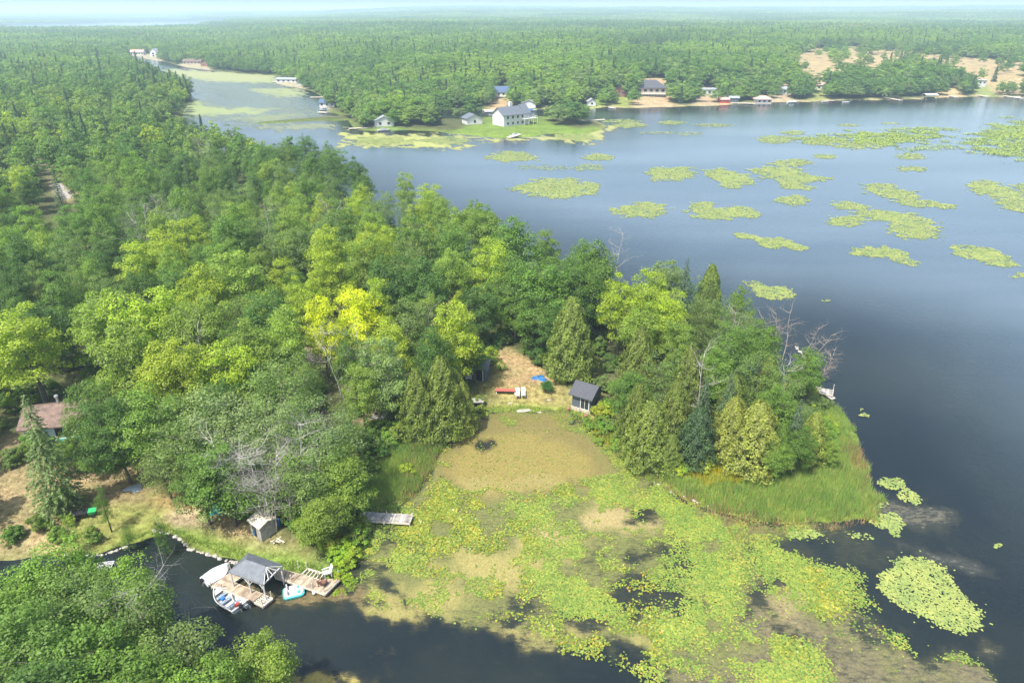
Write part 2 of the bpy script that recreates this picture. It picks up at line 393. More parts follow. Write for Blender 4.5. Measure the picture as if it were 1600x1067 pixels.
# water, with drowned weed beds and algae mats floating in it (rgb = their colour, a = how thick)
WC = np.zeros((len(GX), 4)); WC[:, :3] = (.10, .09, .04)
fw1 = fbm(GX/3.5, GY/3.5, 51); fw2 = fbm(GX/1.1, GY/1.1, 52); fwL = fbm(GX/14, GY/14, 53)
def mat_paint(poly, c, dens, soft=1.5, nz=1.0):
    d = sdf(poly, GX, GY)+(fw1-.5)*soft*4*nz+(fw2-.5)*soft*2*nz
    a = sst(-soft, soft, d)
    WC[:, :3] = WC[:, :3]*(1-a[:, None])+np.array(c)*a[:, None]
    WC[:, 3] = WC[:, 3]*(1-a)+dens*a
BED = atp([(565, 800), (610, 797), (640, 775), (690, 700), (728, 652), (820, 640), (918, 652), (985, 722), (1060, 775), (1180, 812), (1290, 818), (1330, 830), (1240, 850), (1190, 880), (1230, 900), (1330, 955), (1420, 1000), (1540, 1040), (1560, 1110), (1060, 1110), (1040, 1050), (950, 1010),
           (860, 1000), (800, 978), (700, 958), (640, 950), (600, 945), (590, 915), (548, 905), (545, 850)])
mat_paint(BED, (.13, .14, .045), .64, 1.6)
mat_paint(atp([(700, 665), (760, 648), (880, 650), (935, 690), (955, 725), (935, 765), (850, 778), (740, 770), (690, 755), (690, 715)]), (.15, .13, .045), .97, 1.2)
mat_paint(atp([(715, 690), (800, 680), (870, 690), (925, 715), (915, 750), (830, 768), (740, 765), (705, 735)]), (.195, .165, .05), 1., 1.)
mat_paint(ell(800, 755, 90, 12), (.215, .185, .065), 1., .8)
for e_ in ((970, 815, 62, 17), (865, 848, 50, 13), (955, 775, 40, 12)): mat_paint(ell(*e_), (.27, .225, .10), .85, 1.5)
for e_ in ((800, 885, 45, 30), (730, 880, 60, 12), (1000, 1000, 30, 10), (850, 985, 60, 10), (640, 935, 60, 16)): mat_paint(ell(*e_), (.24, .215, .075), .85, 1.5)
mat_paint(atp([(1155, 890), (1230, 905), (1300, 962), (1400, 1000), (1540, 1045), (1500, 1100), (1060, 1100), (1060, 1050), (1150, 990)]), (.135, .12, .065), .60, 2.2)
mat_paint(ell(1230, 940, 60, 28, rot=.3), (.24, .20, .10), .75, 1.8)
for e_ in ((500, 1060, 110, 18), (550, 1062, 60, 14)): mat_paint(ell(*e_), (.27, .23, .06), .72, 1.2)
mat_paint(ell(1410, 800, 55, 20), (.13, .12, .08), .48, 1.8)
mat_paint(atp([(1390, 840), (1440, 860), (1520, 890), (1580, 900), (1500, 880), (1420, 845)]), (.16, .155, .12), .42, 1.5)
for e_ in ((1000, 868, 55, 17), (1110, 895, 34, 12), (1010, 940, 60, 26), (865, 955, 50, 14), (1185, 925, 34, 22), (1270, 870, 95, 27), (1020, 800, 12, 5), (1330, 1010, 60, 12), (560, 860, 12, 30)): mat_paint(ell(*e_), (.09, .09, .035), .34, 2.2, 1.2)
mat_paint(atp([(740, 694), (748, 690), (757, 695), (766, 693), (760, 699), (750, 703), (744, 699), (732, 700)]), (.03, .028, .015), .42, .5, 1.6)
mat_paint(atp([(380, 905), (420, 930), (455, 935), (490, 925), (535, 915), (560, 935), (480, 950), (430, 950), (390, 930)]), (.14, .11, .05), .62, 1.)
mat_paint(atp([(250, 104), (340, 112), (440, 122), (480, 150), (530, 185), (400, 200), (240, 184), (310, 150), (262, 125)]), (.17, .20, .11), .50, 12., .8)
# marshy flats in the far channel and along the far shore
for q, c, dn in (([(255, 108), (330, 112), (440, 118), (425, 130), (330, 127), (270, 118)], (.23, .25, .11), .8),
                 ([(240, 168), (310, 152), (330, 165), (420, 170), (400, 178), (240, 180)], (.21, .25, .10), .75),
                 ([(395, 140), (470, 138), (480, 148), (440, 152)], (.2, .23, .1), .8),
                 ([(270, 125), (330, 140), (370, 165), (360, 172), (320, 160), (290, 140)], (.20, .23, .12), .45),
                 ([(380, 196), (470, 193), (530, 190), (540, 200), (430, 208)], (.20, .22, .11), .6),
                 ([(350, 186), (420, 180), (500, 176), (420, 190)], (.20, .23, .1), .6),
                 ([(535, 208), (600, 210), (700, 212), (735, 228), (700, 233), (600, 230), (540, 232)], (.27, .29, .09), .88),
                 ([(690, 206), (780, 217), (850, 212), (960, 195), (1000, 190), (960, 205), (930, 225), (870, 222), (800, 222), (720, 218)], (.26, .27, .09), .8)):
    mat_paint(atp(q), c, dn*.96, 7., .9)
m, nt, p, o = mat_new('lake_water')
a = N(nt, 'ShaderNodeAttribute', attribute_name='weed')
tc = N(nt, 'ShaderNodeTexCoord')
mp = N(nt, 'ShaderNodeMapping'); mp.inputs['Scale'].default_value = (.5, 1.2, 1); mp.inputs['Rotation'].default_value = (0, 0, .5); nt.links.new(tc.outputs['Object'], mp.inputs[0])
n1 = N(nt, 'ShaderNodeTexNoise'); n1.inputs['Scale'].default_value = 2.2; n1.inputs['Detail'].default_value = 10; n1.inputs['Roughness'].default_value = .72; n1.inputs['Distortion'].default_value = .8
nt.links.new(mp.outputs[0], n1.inputs['Vector'])
th = math_n(nt, 'SUBTRACT', a.outputs['Alpha'], n1.outputs[0])
fac = ramp(nt, math_n(nt, 'ADD', th, .35), .27, .50).outputs[0]
deep = noise_node(nt, .05, 4); dcol = ramp(nt, deep.outputs[0], .35, .7, (.008, .013, .015, 1), (.018, .024, .020, 1))
n3 = noise_node(nt, 4.5, 8, .75, dist=1.0); g3 = ramp(nt, n3.outputs[0], .3, .7, (.55, .52, .5, 1), (1.45, 1.45, 1.4, 1))
wcol = mixc(nt, 1.0, a.outputs['Color'], g3.outputs[0], 'MULTIPLY')
# faint drowned weed just under the surface
sub = ramp(nt, math_n(nt, 'ADD', th, .55), .1, .6).outputs[0]
dc = mixc(nt, math_n(nt, 'MULTIPLY', sub, .25), dcol.outputs[0], wcol)
ad = N(nt, 'ShaderNodeAttribute', attribute_name='depth')
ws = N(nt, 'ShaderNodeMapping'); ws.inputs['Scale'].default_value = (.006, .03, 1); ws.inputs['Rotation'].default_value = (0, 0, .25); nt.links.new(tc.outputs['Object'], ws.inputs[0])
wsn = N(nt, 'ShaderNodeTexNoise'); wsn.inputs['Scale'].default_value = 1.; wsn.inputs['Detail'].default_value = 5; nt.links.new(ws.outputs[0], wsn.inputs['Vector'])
sheen_streak = ramp(nt, wsn.outputs[0], .38, .66, (.056, .084, .104, 1), (.088, .120, .142, 1))  # wind streaks: sheen painted into the open-lake colour
dc = mixc(nt, ad.outputs['Fac'], dc, sheen_streak.outputs[0])
nt.links.new(mixc(nt, fac, dc, wcol), p.inputs['Base Color'])
rgh = math_n(nt, 'MULTIPLY_ADD', fac, .5); nt.nodes[-1].inputs[2].default_value = .12
nt.links.new(rgh, p.inputs['Roughness']); p.inputs['IOR'].default_value = 1.333
wv = noise_node(nt, 1.1, 3, .6); wv2 = noise_node(nt, .16, 3, .6)
b = N(nt, 'ShaderNodeBump'); b.inputs['Strength'].default_value = .5; b.inputs['Distance'].default_value = .09
hsum = math_n(nt, 'ADD', wv.outputs[0], math_n(nt, 'MULTIPLY', fac, math_n(nt, 'MULTIPLY', n3.outputs[0], 2.)))
nt.links.new(hsum, b.inputs['Height']); nt.links.new(b.outputs[0], p.inputs['Normal'])
me = mesh_from('water', np.stack([GX, GY, np.zeros(len(GX))], 1), GF, m, True); set_col(me, 'weed', WC)
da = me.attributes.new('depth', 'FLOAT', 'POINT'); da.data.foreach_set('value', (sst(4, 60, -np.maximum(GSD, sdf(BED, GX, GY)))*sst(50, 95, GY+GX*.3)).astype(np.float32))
tag(link('water', me), kind='structure')
# ------------------------------------------------------------------ foliage building blocks
def unit(v): return v/np.maximum(np.linalg.norm(v, axis=1, keepdims=True), 1e-9)
def leaf_quads(P, Nm, s, e, r, axis=None):
    n = len(P); ref = r.normal(size=(n, 3)) if axis is None else axis
    a = unit(np.cross(Nm, ref)) if axis is None else unit(axis-Nm*(axis*Nm).sum(1, keepdims=True))
    b = np.cross(Nm, a); s = np.broadcast_to(np.asarray(s, float), (n,))[:, None]
    V = np.stack([P+a*s, P+b*s*e, P-a*s, P-b*s*e], 1).reshape(-1, 3)
    return V, np.arange(n*4, dtype=np.int32).reshape(-1, 4)
def crown_mesh(name, V, Fq, tint, mat):
    me = mesh_from(name, V, Fq, mat)
    a = me.attributes.new('tint', 'FLOAT', 'POINT'); a.data.foreach_set('value', np.repeat(tint, 4).astype(np.float32))
    return me
def broad_crown(name, seed, h=15., rad_=5., nb=70, npb=230, s=.125, low=.28, open_=0., mat=None, lop=.25):
    """boughs spread through a crown; each bough a cap of leaf sprays"""
    r = np.random.default_rng(seed); Vs = []; T = []; cz = h*(low+1)/2; rz = h*(1-low)/2
    ctr = []; tries = 0; nl = int(r.integers(4, 8)); lead = []
    for k in range(nl):
        a_ = 2*math.pi*(k+r.uniform(-.3, .3))/nl; q = rad_*(r.uniform(.25, .62) if k else .05); top = h*(r.uniform(.70, .99) if k else 1.); lw = rad_*r.uniform(.36, .56)
        bot = h*low*r.uniform(.7, 1.5); lead.append((q*math.cos(a_), q*math.sin(a_), (top+bot)/2, lw, (top-bot)/2))
    while len(ctr) < nb and tries < 8000:
        tries += 1; L = lead[int(r.integers(nl))]
        d = r.normal(size=3); d /= np.linalg.norm(d); q = r.uniform(.3, 1.)**.5
        if d[2] < -.75: continue
        wz = 1-.35*max(0, d[2])        # leaders narrow towards the top
        c = np.array([L[0]+d[0]*L[3]*q*wz, L[1]+d[1]*L[3]*q*wz, L[2]+d[2]*L[4]*.92*q])
        if all(np.linalg.norm((c-k)*[1, 1, .9]) > rad_*.20 for k in ctr): ctr.append(c)
    for c in ctr:
        br = rad_*r.uniform(.15, .30); n = int(npb*r.uniform(.7, 1.2)*(1-open_))
        d = r.normal(size=(n, 3)); d = unit(d); d[:, 2] = np.where(d[:, 2] < -.15, -d[:, 2]*.8, d[:, 2]); d = unit(d)
        out = unit(np.array([[c[0], c[1], (c[2]-cz)*.7+1.2]]))
        rr = br*(r.uniform(.25, 1., n)**.45)[:, None]*(1+.25*np.sin(d[:, :1]*7+seed)*np.cos(d[:, 1:2]*6))
        P = c+d*rr*[1, 1, .78]+r.normal(size=(n, 3))*.10*rad_/5
        P[:, 2] -= .12*((P[:, 0]-c[0])**2+(P[:, 1]-c[1])**2)/br
        Nm = unit(d*.7+out*.35+[0, 0, .45]+r.normal(size=(n, 3))*.55)
        V, _ = leaf_quads(P, Nm, s*r.uniform(.6, 1.35, n), .62, r); Vs.append(V)
        T.append(np.clip(np.full(n, r.uniform(0, 1)**1.5)*.8+.5*(d[:, 2] > .4)*r.uniform(0, 1, n), 0, 1))  # one value per bough, raised on its upper leaves
    V = np.vstack(Vs); T = np.concatenate(T)
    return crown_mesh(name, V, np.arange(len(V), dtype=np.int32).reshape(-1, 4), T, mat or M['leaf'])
def cedar_crown(name, seed, h=10., rad_=3., n=15000, s=.125, mat=None):
    r = np.random.default_rng(seed); t = r.uniform(0.02, .985, n)**.9
    th = r.uniform(0, 2*math.pi, n)
    lob = 1+.16*np.sin(th*5+seed+t*9)+.13*np.sin(th*9-t*23+seed)+.10*np.sin(t*31+th*3)
    prof = rad_*np.minimum(1, (t/.12)**.6)*np.power(1-t, .62)*1.18
    rr = prof*lob*r.uniform(.72, 1.03, n)**.6+.05
    P = np.stack([rr*np.cos(th), rr*np.sin(th), t*h+r.normal(size=n)*.12], 1)
    Nm = unit(np.stack([np.cos(th), np.sin(th), np.full(n, .55)], 1)+r.normal(size=(n, 3))*.55)
    ax = np.stack([np.cos(th)*.5, np.sin(th)*.5, np.full(n, 1.)], 1)+r.normal(size=(n, 3))*.25
    V, Fq = leaf_quads(P, Nm, s*r.uniform(.6, 1.6, n), .5, r, ax)
    T = np.clip(.5+.5*np.sin(th*5+seed+t*9)+r.normal(size=n)*.2, 0, 1)  # in step with the lobes: lighter where they bulge
    return crown_mesh(name, V, Fq, T, mat or M['leaf'])
def spruce_crown(name, seed, h=12., rad_=2.6, s=.11, mat=None, npb=48):
    r = np.random.default_rng(seed); P = []; Nn = []; A = []
    z = h*.08
    while z < h*.985:
        t = z/h; L = rad_*(1-t)**.85*r.uniform(.8, 1.12)+.12; nb = max(5, int(13*(1-t)+5)); ph = r.uniform(0, 6.28)
        for k in range(nb):
            a = ph+k*2*math.pi/nb+r.uniform(-.2, .2); l = L*r.uniform(.7, 1.12); m_ = max(4, int(npb*l/rad_))
            q = r.uniform(.12, 1, m_)**.7; side = r.normal(size=m_)*.13*l*(1.1-q)
            x = q*l; zz = z+l*.10*q-l*.32*q*q+r.normal(size=m_)*.05
            P.append(np.stack([x*math.cos(a)-side*math.sin(a), x*math.sin(a)+side*math.cos(a), zz], 1))
            Nn.append(unit(np.stack([np.full(m_, math.cos(a)*.5), np.full(m_, math.sin(a)*.5), np.full(m_, 1.)], 1)+r.normal(size=(m_, 3))*.4))
            A.append(np.stack([np.full(m_, math.cos(a)), np.full(m_, math.sin(a)), np.full(m_, -.3)], 1)+r.normal(size=(m_, 3))*.5)
        z += h*.032*(1.25-t*.5)
    P = np.vstack(P); Nn = np.vstack(Nn); A = np.vstack(A); n = len(P)
    V, Fq = leaf_quads(P, Nn, s*r.uniform(.7, 1.5, n), .45, r, A)
    return crown_mesh(name, V, Fq, r.uniform(0, .5, n), mat or M['leaf'])
def limb_path(mb, p, d, L, r0, depth, rr, up=.15, n=6, spread=.75, kids=3):
    p = Vector(p); d = Vector(d).normalized(); seg = 3
    for k in range(seg):
        q = p+d*(L/seg); r1 = r0*(1-.26)
        mb.tube(p, q, r0, r1, n, False)
        if depth > 0 and k >= 0:
            for j in range(rr.choice([1, kids-1]) if k < seg-1 else kids):
                a = Vector((rr.gauss(0, 1), rr.gauss(0, 1), rr.gauss(0, .6)+up)).normalized()
                limb_path(mb, q, (d*(1-spread)+a*spread), L*rr.uniform(.45, .72), r1*.6, depth-1, rr, up, max(3, n-1), spread, kids)
        p = q; r0 = r1; d = (d+Vector((rr.gauss(0, .16), rr.gauss(0, .16), rr.gauss(0, .1)+up*.3))).normalized()
def trunk_mesh(name, seed, h=15., low=.28, r0=.26, rad_=5.):
    rr = random.Random(seed); mb = MB(); p = Vector((0, 0, -.6)); d = Vector((0, 0, 1)); H = h*.78; z = 0
    for k in range(6):
        q = p+d*(H/6); r1 = r0*.8; mb.tube(p, q, r0, r1, 7, False)
        if q.z > h*low*.8:
            for j in range(2):
                a = rr.uniform(0, 6.28); limb_path(mb, q, (math.cos(a), math.sin(a), .7), rad_*.62, r1*.5, 0, rr)
        p = q; r0 = r1; d = (d+Vector((rr.gauss(0, .06), rr.gauss(0, .06), 0))).normalized()
    return mesh_from(name, mb.v, mb.f, M['bark'], True)
def bare_tree(seed, h, r0=.16, depth=3, lean=(0, 0), stems=1, spread=.72, up=.25):
    rr = random.Random(seed); tr = MB(); br = MB()
    for s_ in range(stems):
        p = Vector((rr.gauss(0, .25)*(stems > 1), rr.gauss(0, .25)*(stems > 1), -.4)); d = Vector((lean[0]+rr.gauss(0, .13)*(stems > 1), lean[1]+rr.gauss(0, .13)*(stems > 1), 1)).normalized(); r = r0
        nseg = 8
        for k in range(nseg):
            q = p+d*(h*rr.uniform(.85, 1.05)/nseg); tr.tube(p, q, r, r*.82, 6, False)
            if k >= 2:
                for j in range(rr.choice([1, 2, 2])):
                    a = rr.uniform(0, 6.28)
                    limb_path(br, q, (math.cos(a), math.sin(a), rr.uniform(.1, .8)), h*rr.uniform(.16, .33)*(1.25-k/nseg*.6), max(.035, r*.5), depth-2, rr, up, 4, spread)
            p = q; r *= .82; d = (d+Vector((rr.gauss(0, .07), rr.gauss(0, .07), .05))).normalized()
    return tr, br

CR = [broad_crown('broadleaf_crown', 11+k, nb=[70, 80, 60, 74, 84, 64, 76, 68][k], npb=225, low=[.14, .2, .1, .18, .12, .2, .16, .1][k], lop=[.25, .45, .35, .2, .5, .3, .4, .55][k]) for k in range(8)]
SPR = [broad_crown('sparse_crown', 31+k, nb=84, npb=135, s=.11, low=.05, lop=.55, open_=.1) for k in range(3)]    # thin grey-green crowns
TK = [trunk_mesh('broadleaf_trunk', 5+k) for k in range(4)]
CED = [cedar_crown('cedar_crown', 3+k) for k in range(3)]
SPU = [spruce_crown('spruce_crown', 8+k) for k in range(2)]
CTK = mesh_from('conifer_trunk', *(lambda b: (b.v, b.f))(MB().tube((0, 0, -.5), (0, 0, 9.6), .17, .03, 7)), M['bark'], True)
SHR = [broad_crown('shrub_crown', 61+k, h=3., rad_=1.8, nb=22, npb=170, s=.09, low=0., mat=M['leaf']) for k in range(3)]

G1, G2, G3 = (.115, .202, .036), (.084, .162, .035), (.155, .248, .042)
LT, YG, YY, OL, OG = (.200, .285, .048), (.275, .350, .034), (.48, .50, .018), (.150, .220, .062), (.178, .245, .092)
CE, CY, SB, SD = (.180, .235, .055), (.250, .285, .070), (.100, .158, .086), (.080, .138, .064)
NAMES = {G1: 'mid green', G2: 'dark green', G3: 'fresh green', LT: 'light green', YG: 'yellow green', YY: 'golden yellow', OL: 'olive green', OG: 'grey green'}
trees = []      # [x, y, kind, colour, height, radius, variant]
# trees read off the photograph: crown top (px), height, radius
NEAR = [(20, 468, 16, 6.5, YG), (90, 520, 14, 5, G3), (148, 452, 15, 5.5, LT), (225, 432, 17, 6.5, YG), (185, 500, 15, 5.5, LT), (288, 462, 15, 5.5, LT), (250, 520, 14, 5.5, YG), (365, 388, 16, 6.2, LT), (312, 408, 15, 5, YG),
        (510, 388, 14, 4.6, YG), (478, 425, 13, 3.8, YG), (548, 440, 14.5, 5.2, YY), (496, 456, 14.5, 3.8, YY), (583, 430, 14, 3.4, YG), (600, 495, 13, 3.6, YG), (708, 462, 15, 4.8, YG), (640, 462, 14, 4.4, OL), (672, 505, 13, 3.6, G2),
        (800, 332, 17, 6.5, G1), (852, 392, 17, 6, G1), (935, 368, 17, 5.4, G1), (905, 372, 15, 4.5, G1), (760, 315, 16, 5.5, G3), (710, 345, 15, 5.5, G1), (660, 395, 15, 5.2, G2), (600, 395, 15, 5.2, G2),
        (985, 425, 15, 4.2, YG), (1020, 415, 15, 4.4, YG), (1045, 450, 13, 4, YG), (1000, 470, 12, 3.8, LT), (1040, 384, 13, 4.2, OG), (1160, 430, 13, 2.8, G3), (1100, 450, 12, 3.6, OL), (1180, 470, 12, 3.4, OL), (1205, 490, 11, 3, G1), (1135, 455, 12, 3, OL),
        (1060, 495, 11, 3.6, LT), (1120, 540, 11, 3.6, G3), (1195, 540, 11, 3.6, OL), (1150, 505, 11, 3.6, G1), (1230, 570, 10, 3.2, OL), (1050, 540, 11, 3.4, OL), (1250, 605, 8, 2.6, OL), (990, 570, 10, 3.2, G1), (965, 600, 9, 3, G2), (1215, 600, 9, 3, G3),
        (330, 588, 15, 6, OG), (268, 622, 13, 5.2, OL), (430, 548, 15, 6, OL), (485, 612, 14, 5, OG), (400, 620, 14, 5, OG), (520, 700, 9.5, 4.0, LT), (532, 625, 10, 3.6, OL), (595, 520, 14, 4, OG), (440, 480, 14, 4.4, LT), (390, 500, 14, 4.6, LT), (345, 520, 14, 4.6, YG), (560, 565, 11, 3.6, LT),
        (340, 690, 11, 4.4, G1), (470, 690, 11, 4.2, OL), (495, 778, 7, 3, LT), (522, 760, 7, 2.8, LT), (540, 735, 6, 2.4, G3), (300, 700, 10, 4, G1), (210, 600, 13, 5, G3), (165, 620, 12, 4.2, G2), (130, 590, 12, 4.2, G1), (245, 690, 8, 3.2, OL), (20, 570, 13, 4.8, G3), (10, 640, 12, 3.6, G2), (195, 665, 8, 3.0, G3), (95, 695, 4.5, 2.4, G3), (145, 685, 5.0, 2.6, G1),
        (640, 365, 15, 5, OL), (395, 325, 15, 5.5, OL), (450, 345, 15, 5.5, OL), (505, 330, 15, 5.5, OL), (245, 360, 14, 5.5, YG), (290, 335, 14, 5, YG), (205, 375, 14, 5, YG), (480, 208, 15, 6, G2), (520, 222, 14, 5.5, G1), (450, 200, 14, 5, G2), (632, 245, 15, 3.6, LT), (668, 275, 14, 4.6, YG), (690, 300, 13, 4.4, LT),
        (580, 300, 14, 5, OL), (850, 345, 14, 3.4, G3), (735, 300, 13, 3.4, G3), (425, 240, 14, 5, LT), (1098, 415, 13, 2.6, OL), (872, 440, 12.5, 4.6, G1), (825, 425, 12, 4.6, G2), (782, 428, 11.5, 4.2, G1), (848, 448, 12, 4.2, G1), (745, 440, 12, 4, G2), (742, 535, 7, 2.4, G2), (757, 545, 5, 1.8, G1), (805, 440, 11, 3.8, G3), (858, 398, 15, 4.8, G1), (888, 405, 15, 4.4, G2), (803, 392, 15, 5, G1), (836, 415, 14.5, 4.4, G1), (922, 405, 15, 4.2, G1), (868, 470, 11, 3.2, G2),
        (60, 850, 11, 4.6, G3), (150, 905, 12, 5, OL), (232, 850, 12, 3.8, G2), (262, 885, 11, 3.8, OL), (30, 945, 12, 5, G1), (205, 955, 12, 4.8, G3), (285, 1045, 11, 4, G3), (110, 985, 12, 5, G1), (395, 985, 9, 3.2, LT), (20, 880, 11, 4.2, G3), (345, 1050, 7, 2.6, G3), (60, 1040, 12, 5, G2), (180, 1045, 12, 5, G1), (250, 975, 11, 4.2, OL), (95, 872, 12, 4.0, OL), (190, 868, 12, 3.4, G3), (245, 905, 12, 3.6, G1), (258, 930, 12, 3.4, OL), (262, 960, 11, 3.2, G2), (420, 1030, 6, 2.2, LT), (1292, 655, 5.5, 2.0, G3), (1268, 625, 7, 2.4, OL), (1300, 690, 4, 1.6, LT), (1255, 670, 7, 2.2, G1), (1225, 690, 6, 2.0, G3)]
for (px, py, h, r_, c) in NEAR:
    x, y = at(px, py+4, h); trees.append([x, y, 'broad', c, h, r_, None])
CEDARS = [(895, 468, 13, 4.0, CE), (958, 498, 12.5, 3.6, CE), (1003, 515, 11, 3.2, CE), (925, 520, 11, 3.2, CE), (1190, 632, 9.5, 3.8, CY), (1150, 625, 9, 3, CY), (1277, 648, 7, 2.2, CY), (1020, 625, 9, 3.4, CE), (1080, 545, 11, 3.0, CE), (1060, 600, 9.5, 2.8, CE), (1000, 600, 9, 2.6, CE),
          (688, 556, 11.5, 3.6, CE), (650, 578, 10, 3.0, CE), (722, 590, 8, 2.0, CY), (710, 575, 9, 2.6, CE), (1115, 405, 14, 3.2, CE), (1150, 590, 9, 2.6, CE), (1095, 640, 8, 2.8, SD), (940, 560, 9, 2.6, CE), (1205, 560, 9, 2.5, CE), (1150, 655, 5, 1.4, YG), (1225, 665, 7, 2, G1), (1050, 680, 5, 2, CE)]
for (px, py, h, r_, c) in CEDARS:
    x, y = at(px, py+3, h); trees.append([x, y, 'cedar', c, h, r_, None])
SPRUCES = [(38, 622, 15, 3.4, OG), (1144, 588, 11, 2.3, SB), (1105, 592, 10, 2.0, SB), (1252, 628, 9.5, 2.0, SB), (1075, 402, 15, 2.6, SB), (1275, 640, 6, 1.6, SD), (745, 300, 13, 2.2, SD)]
for (px, py, h, r_, c) in SPRUCES:
    x, y = at(px, py+2, h); trees.append([x, y, 'spruce', c, h, r_, None])
# the rest of the wood between them
def sample_fill():
    r = np.random.default_rng(5)
    n = 90000
    X = r.uniform(-420, 110, n); Y = r.uniform(30, 640, n)
    sd = np.maximum(sdf(near_land, X, Y), sdf(bottom_land, X, Y)); ok = sd > 1.0
    for c in clearings: ok &= sdf(c, X, Y) < .5
    for k, v in house_spots: ok &= np.hypot(X-k, Y-v) > 5.0
    zc = Y*CP+50*SP; px = 800+F*X/zc; ok &= (px > -110) & (Y/np.maximum(1, X*0+1) > 30)
    X, Y = X[ok], Y[ok]
    grid = {}
    def near_ok(x, y, d):
        gx, gy = int(x//10), int(y//10)
        for a in (-1, 0, 1):
            for b in (-1, 0, 1):
                for (u, v, q) in grid.get((gx+a, gy+b), ()):
                    if (u-x)**2+(v-y)**2 < (d+q)**2*.25*2.3: return False
        return True
    for t in trees: grid.setdefault((int(t[0]//10), int(t[1]//10)), []).append((t[0], t[1], t[5]*.9))
    out = []
    for x, y in zip(X, Y):
        rr_ = 3.0+2.1*r.random()
        if near_ok(x, y, rr_):
            grid.setdefault((int(x//10), int(y//10)), []).append((x, y, rr_)); out.append((x, y, rr_))
    return out
house_spots = [at(85, 672), at(910, 620), at(745, 585), at(490, 565), at(65, 470)]
hue = lambda x, y: float(fbm(np.array([x/38.]), np.array([y/38.]), 71)[0])
for (x, y, rr_) in sample_fill():
    q = hue(x, y)+random.gauss(0, .10); far_ = math.hypot(x, y)
    c = YG if q > .70 else LT if q > .60 else G3 if q > .5 else G1 if q > .40 else G2
    if random.random() < .18: c = OL
    h = min(18, 4+rr_*random.uniform(1.9, 2.9))
    if x > -2 and y < 190: # the narrow point: smaller, mixed trees
        if sdf(near_land, np.array([x]), np.array([y]))[0] < 3: continue
        rr_ = random.uniform(2.3, 3.3); h = random.uniform(8, 11.5); c = random.choice([OL, G1, G3, OL, LT, G2])
        if random.random() < .3: trees.append([x, y, 'cedar', CE, h, rr_*.85, None]); continue
    px, py = proj(x, y, h)
    if random.random() < .07 and far_ > 130: trees.append([x, y, 'spruce', SD, h*1.05, rr_*.5, None]); continue
    if py > 860 and px > 300: continue
    trees.append([x, y, 'broad', c, h, rr_, None])
# far bank of the left channel: dark spruces
for k in range(70):
    px = random.uniform(215, 300); py = random.uniform(100, 165)
    x, y = at(px, py)
    if sdf(near_land, np.array([x]), np.array([y]))[0] > 2: trees.append([x, y, 'spruce', SD if random.random() < .6 else G2, random.uniform(11, 16), random.uniform(2.3, 3.2), None])
for t in trees: t.append(math.hypot(t[0], t[1]))
def inview(t):
    px, py = proj(t[0], t[1], t[4]*.6); return -60 < px < 1660 and py < 1150
KEEP = [(772, 560, 842, 645, 588), (872, 604, 936, 650, 616), (80, 290, 118, 318, 324), (58, 638, 118, 680, 668), (310, 845, 560, 972, 940), (400, 805, 440, 845, 845), (304, 835, 500, 888, 900), (110, 738, 240, 800, 830), (595, 655, 930, 760, 700), (560, 800, 645, 815, 820), (1243, 545, 1310, 625, 640)]
def in_the_way(t):
    if t[2] == 'spruce' and t[0] < -40: return False
    x, y, h, r_ = t[0], t[1], t[4], t[5]*.85; a, b0_ = proj(x, y, 0); c_, t0_ = proj(x, y, h*.97); rp = r_*F/(y*CP+(CAMH-h*.5)*SP); b1_ = b0_-(b0_-t0_)*.15
    return any(b0_ > kb and a+rp > k0 and a-rp < k2 and b1_ > k1 and t0_ < k3 for k0, k1, k2, k3, kb in KEEP)
print('BLOCK', [(int(proj(t[0], t[1], t[4])[0]), int(proj(t[0], t[1], t[4])[1]), t[2], t[4]) for t in trees[:len(NEAR)+len(CEDARS)+len(SPRUCES)] if in_the_way(t)])
trees = [t for t in trees if not in_the_way(t)]
trees = [t for t in trees if t[7] < 330 and inview(t) or t[7] >= 330 and inview(t) or math.hypot(t[0], t[1]) < 140]
trees.sort(key=lambda t: t[7])
nb_ = 0; single = []; mass = []
for t in trees:
    if t[2] == 'broad' and inview(t) and nb_ < 285: nb_ += 1; single.append(t)
    elif t[2] != 'broad' and t[7] < 300: single.append(t)
    else: mass.append(t)
print('TREES', len(trees), 'single', len(single), 'mass', len(mass), 'cut at', max(t[7] for t in single if t[2] == 'broad'))

# labels that point to one tree: its look, the nearest landmark, the side, and its rank there
LMK = [('dark lakeside cabin', at(912, 640)), ('brown roofed cottage', at(88, 690)), ('bright golden maples', at(530, 600)), ('covered dock', at(400, 920)), ('long grey pier', at(600, 808)),
       ('road gap', at(95, 305)), ('whitish bare tree', at(240, 440)), ('red bench', at(790, 609)), ('leaning bare trees', at(1262, 570)), ('small plank shed', at(415, 830)),
       ('fallen tree', at(600, 655)), ('reedy point', at(1330, 780)), ('square shore landing', at(1288, 612)), ('channel marsh', at(380, 200)), ('open lake edge', at(760, 350)), ('tall pale trunk', at(1085, 680)),
       ('inlet corner', at(100, 1000)), ('dirt yard', at(150, 760))]
ORD = ['nearest', 'second nearest', 'third nearest', 'fourth nearest', 'fifth nearest', 'sixth nearest', 'seventh nearest', 'eighth nearest', 'ninth nearest', 'tenth nearest', 'eleventh nearest', 'twelfth nearest']
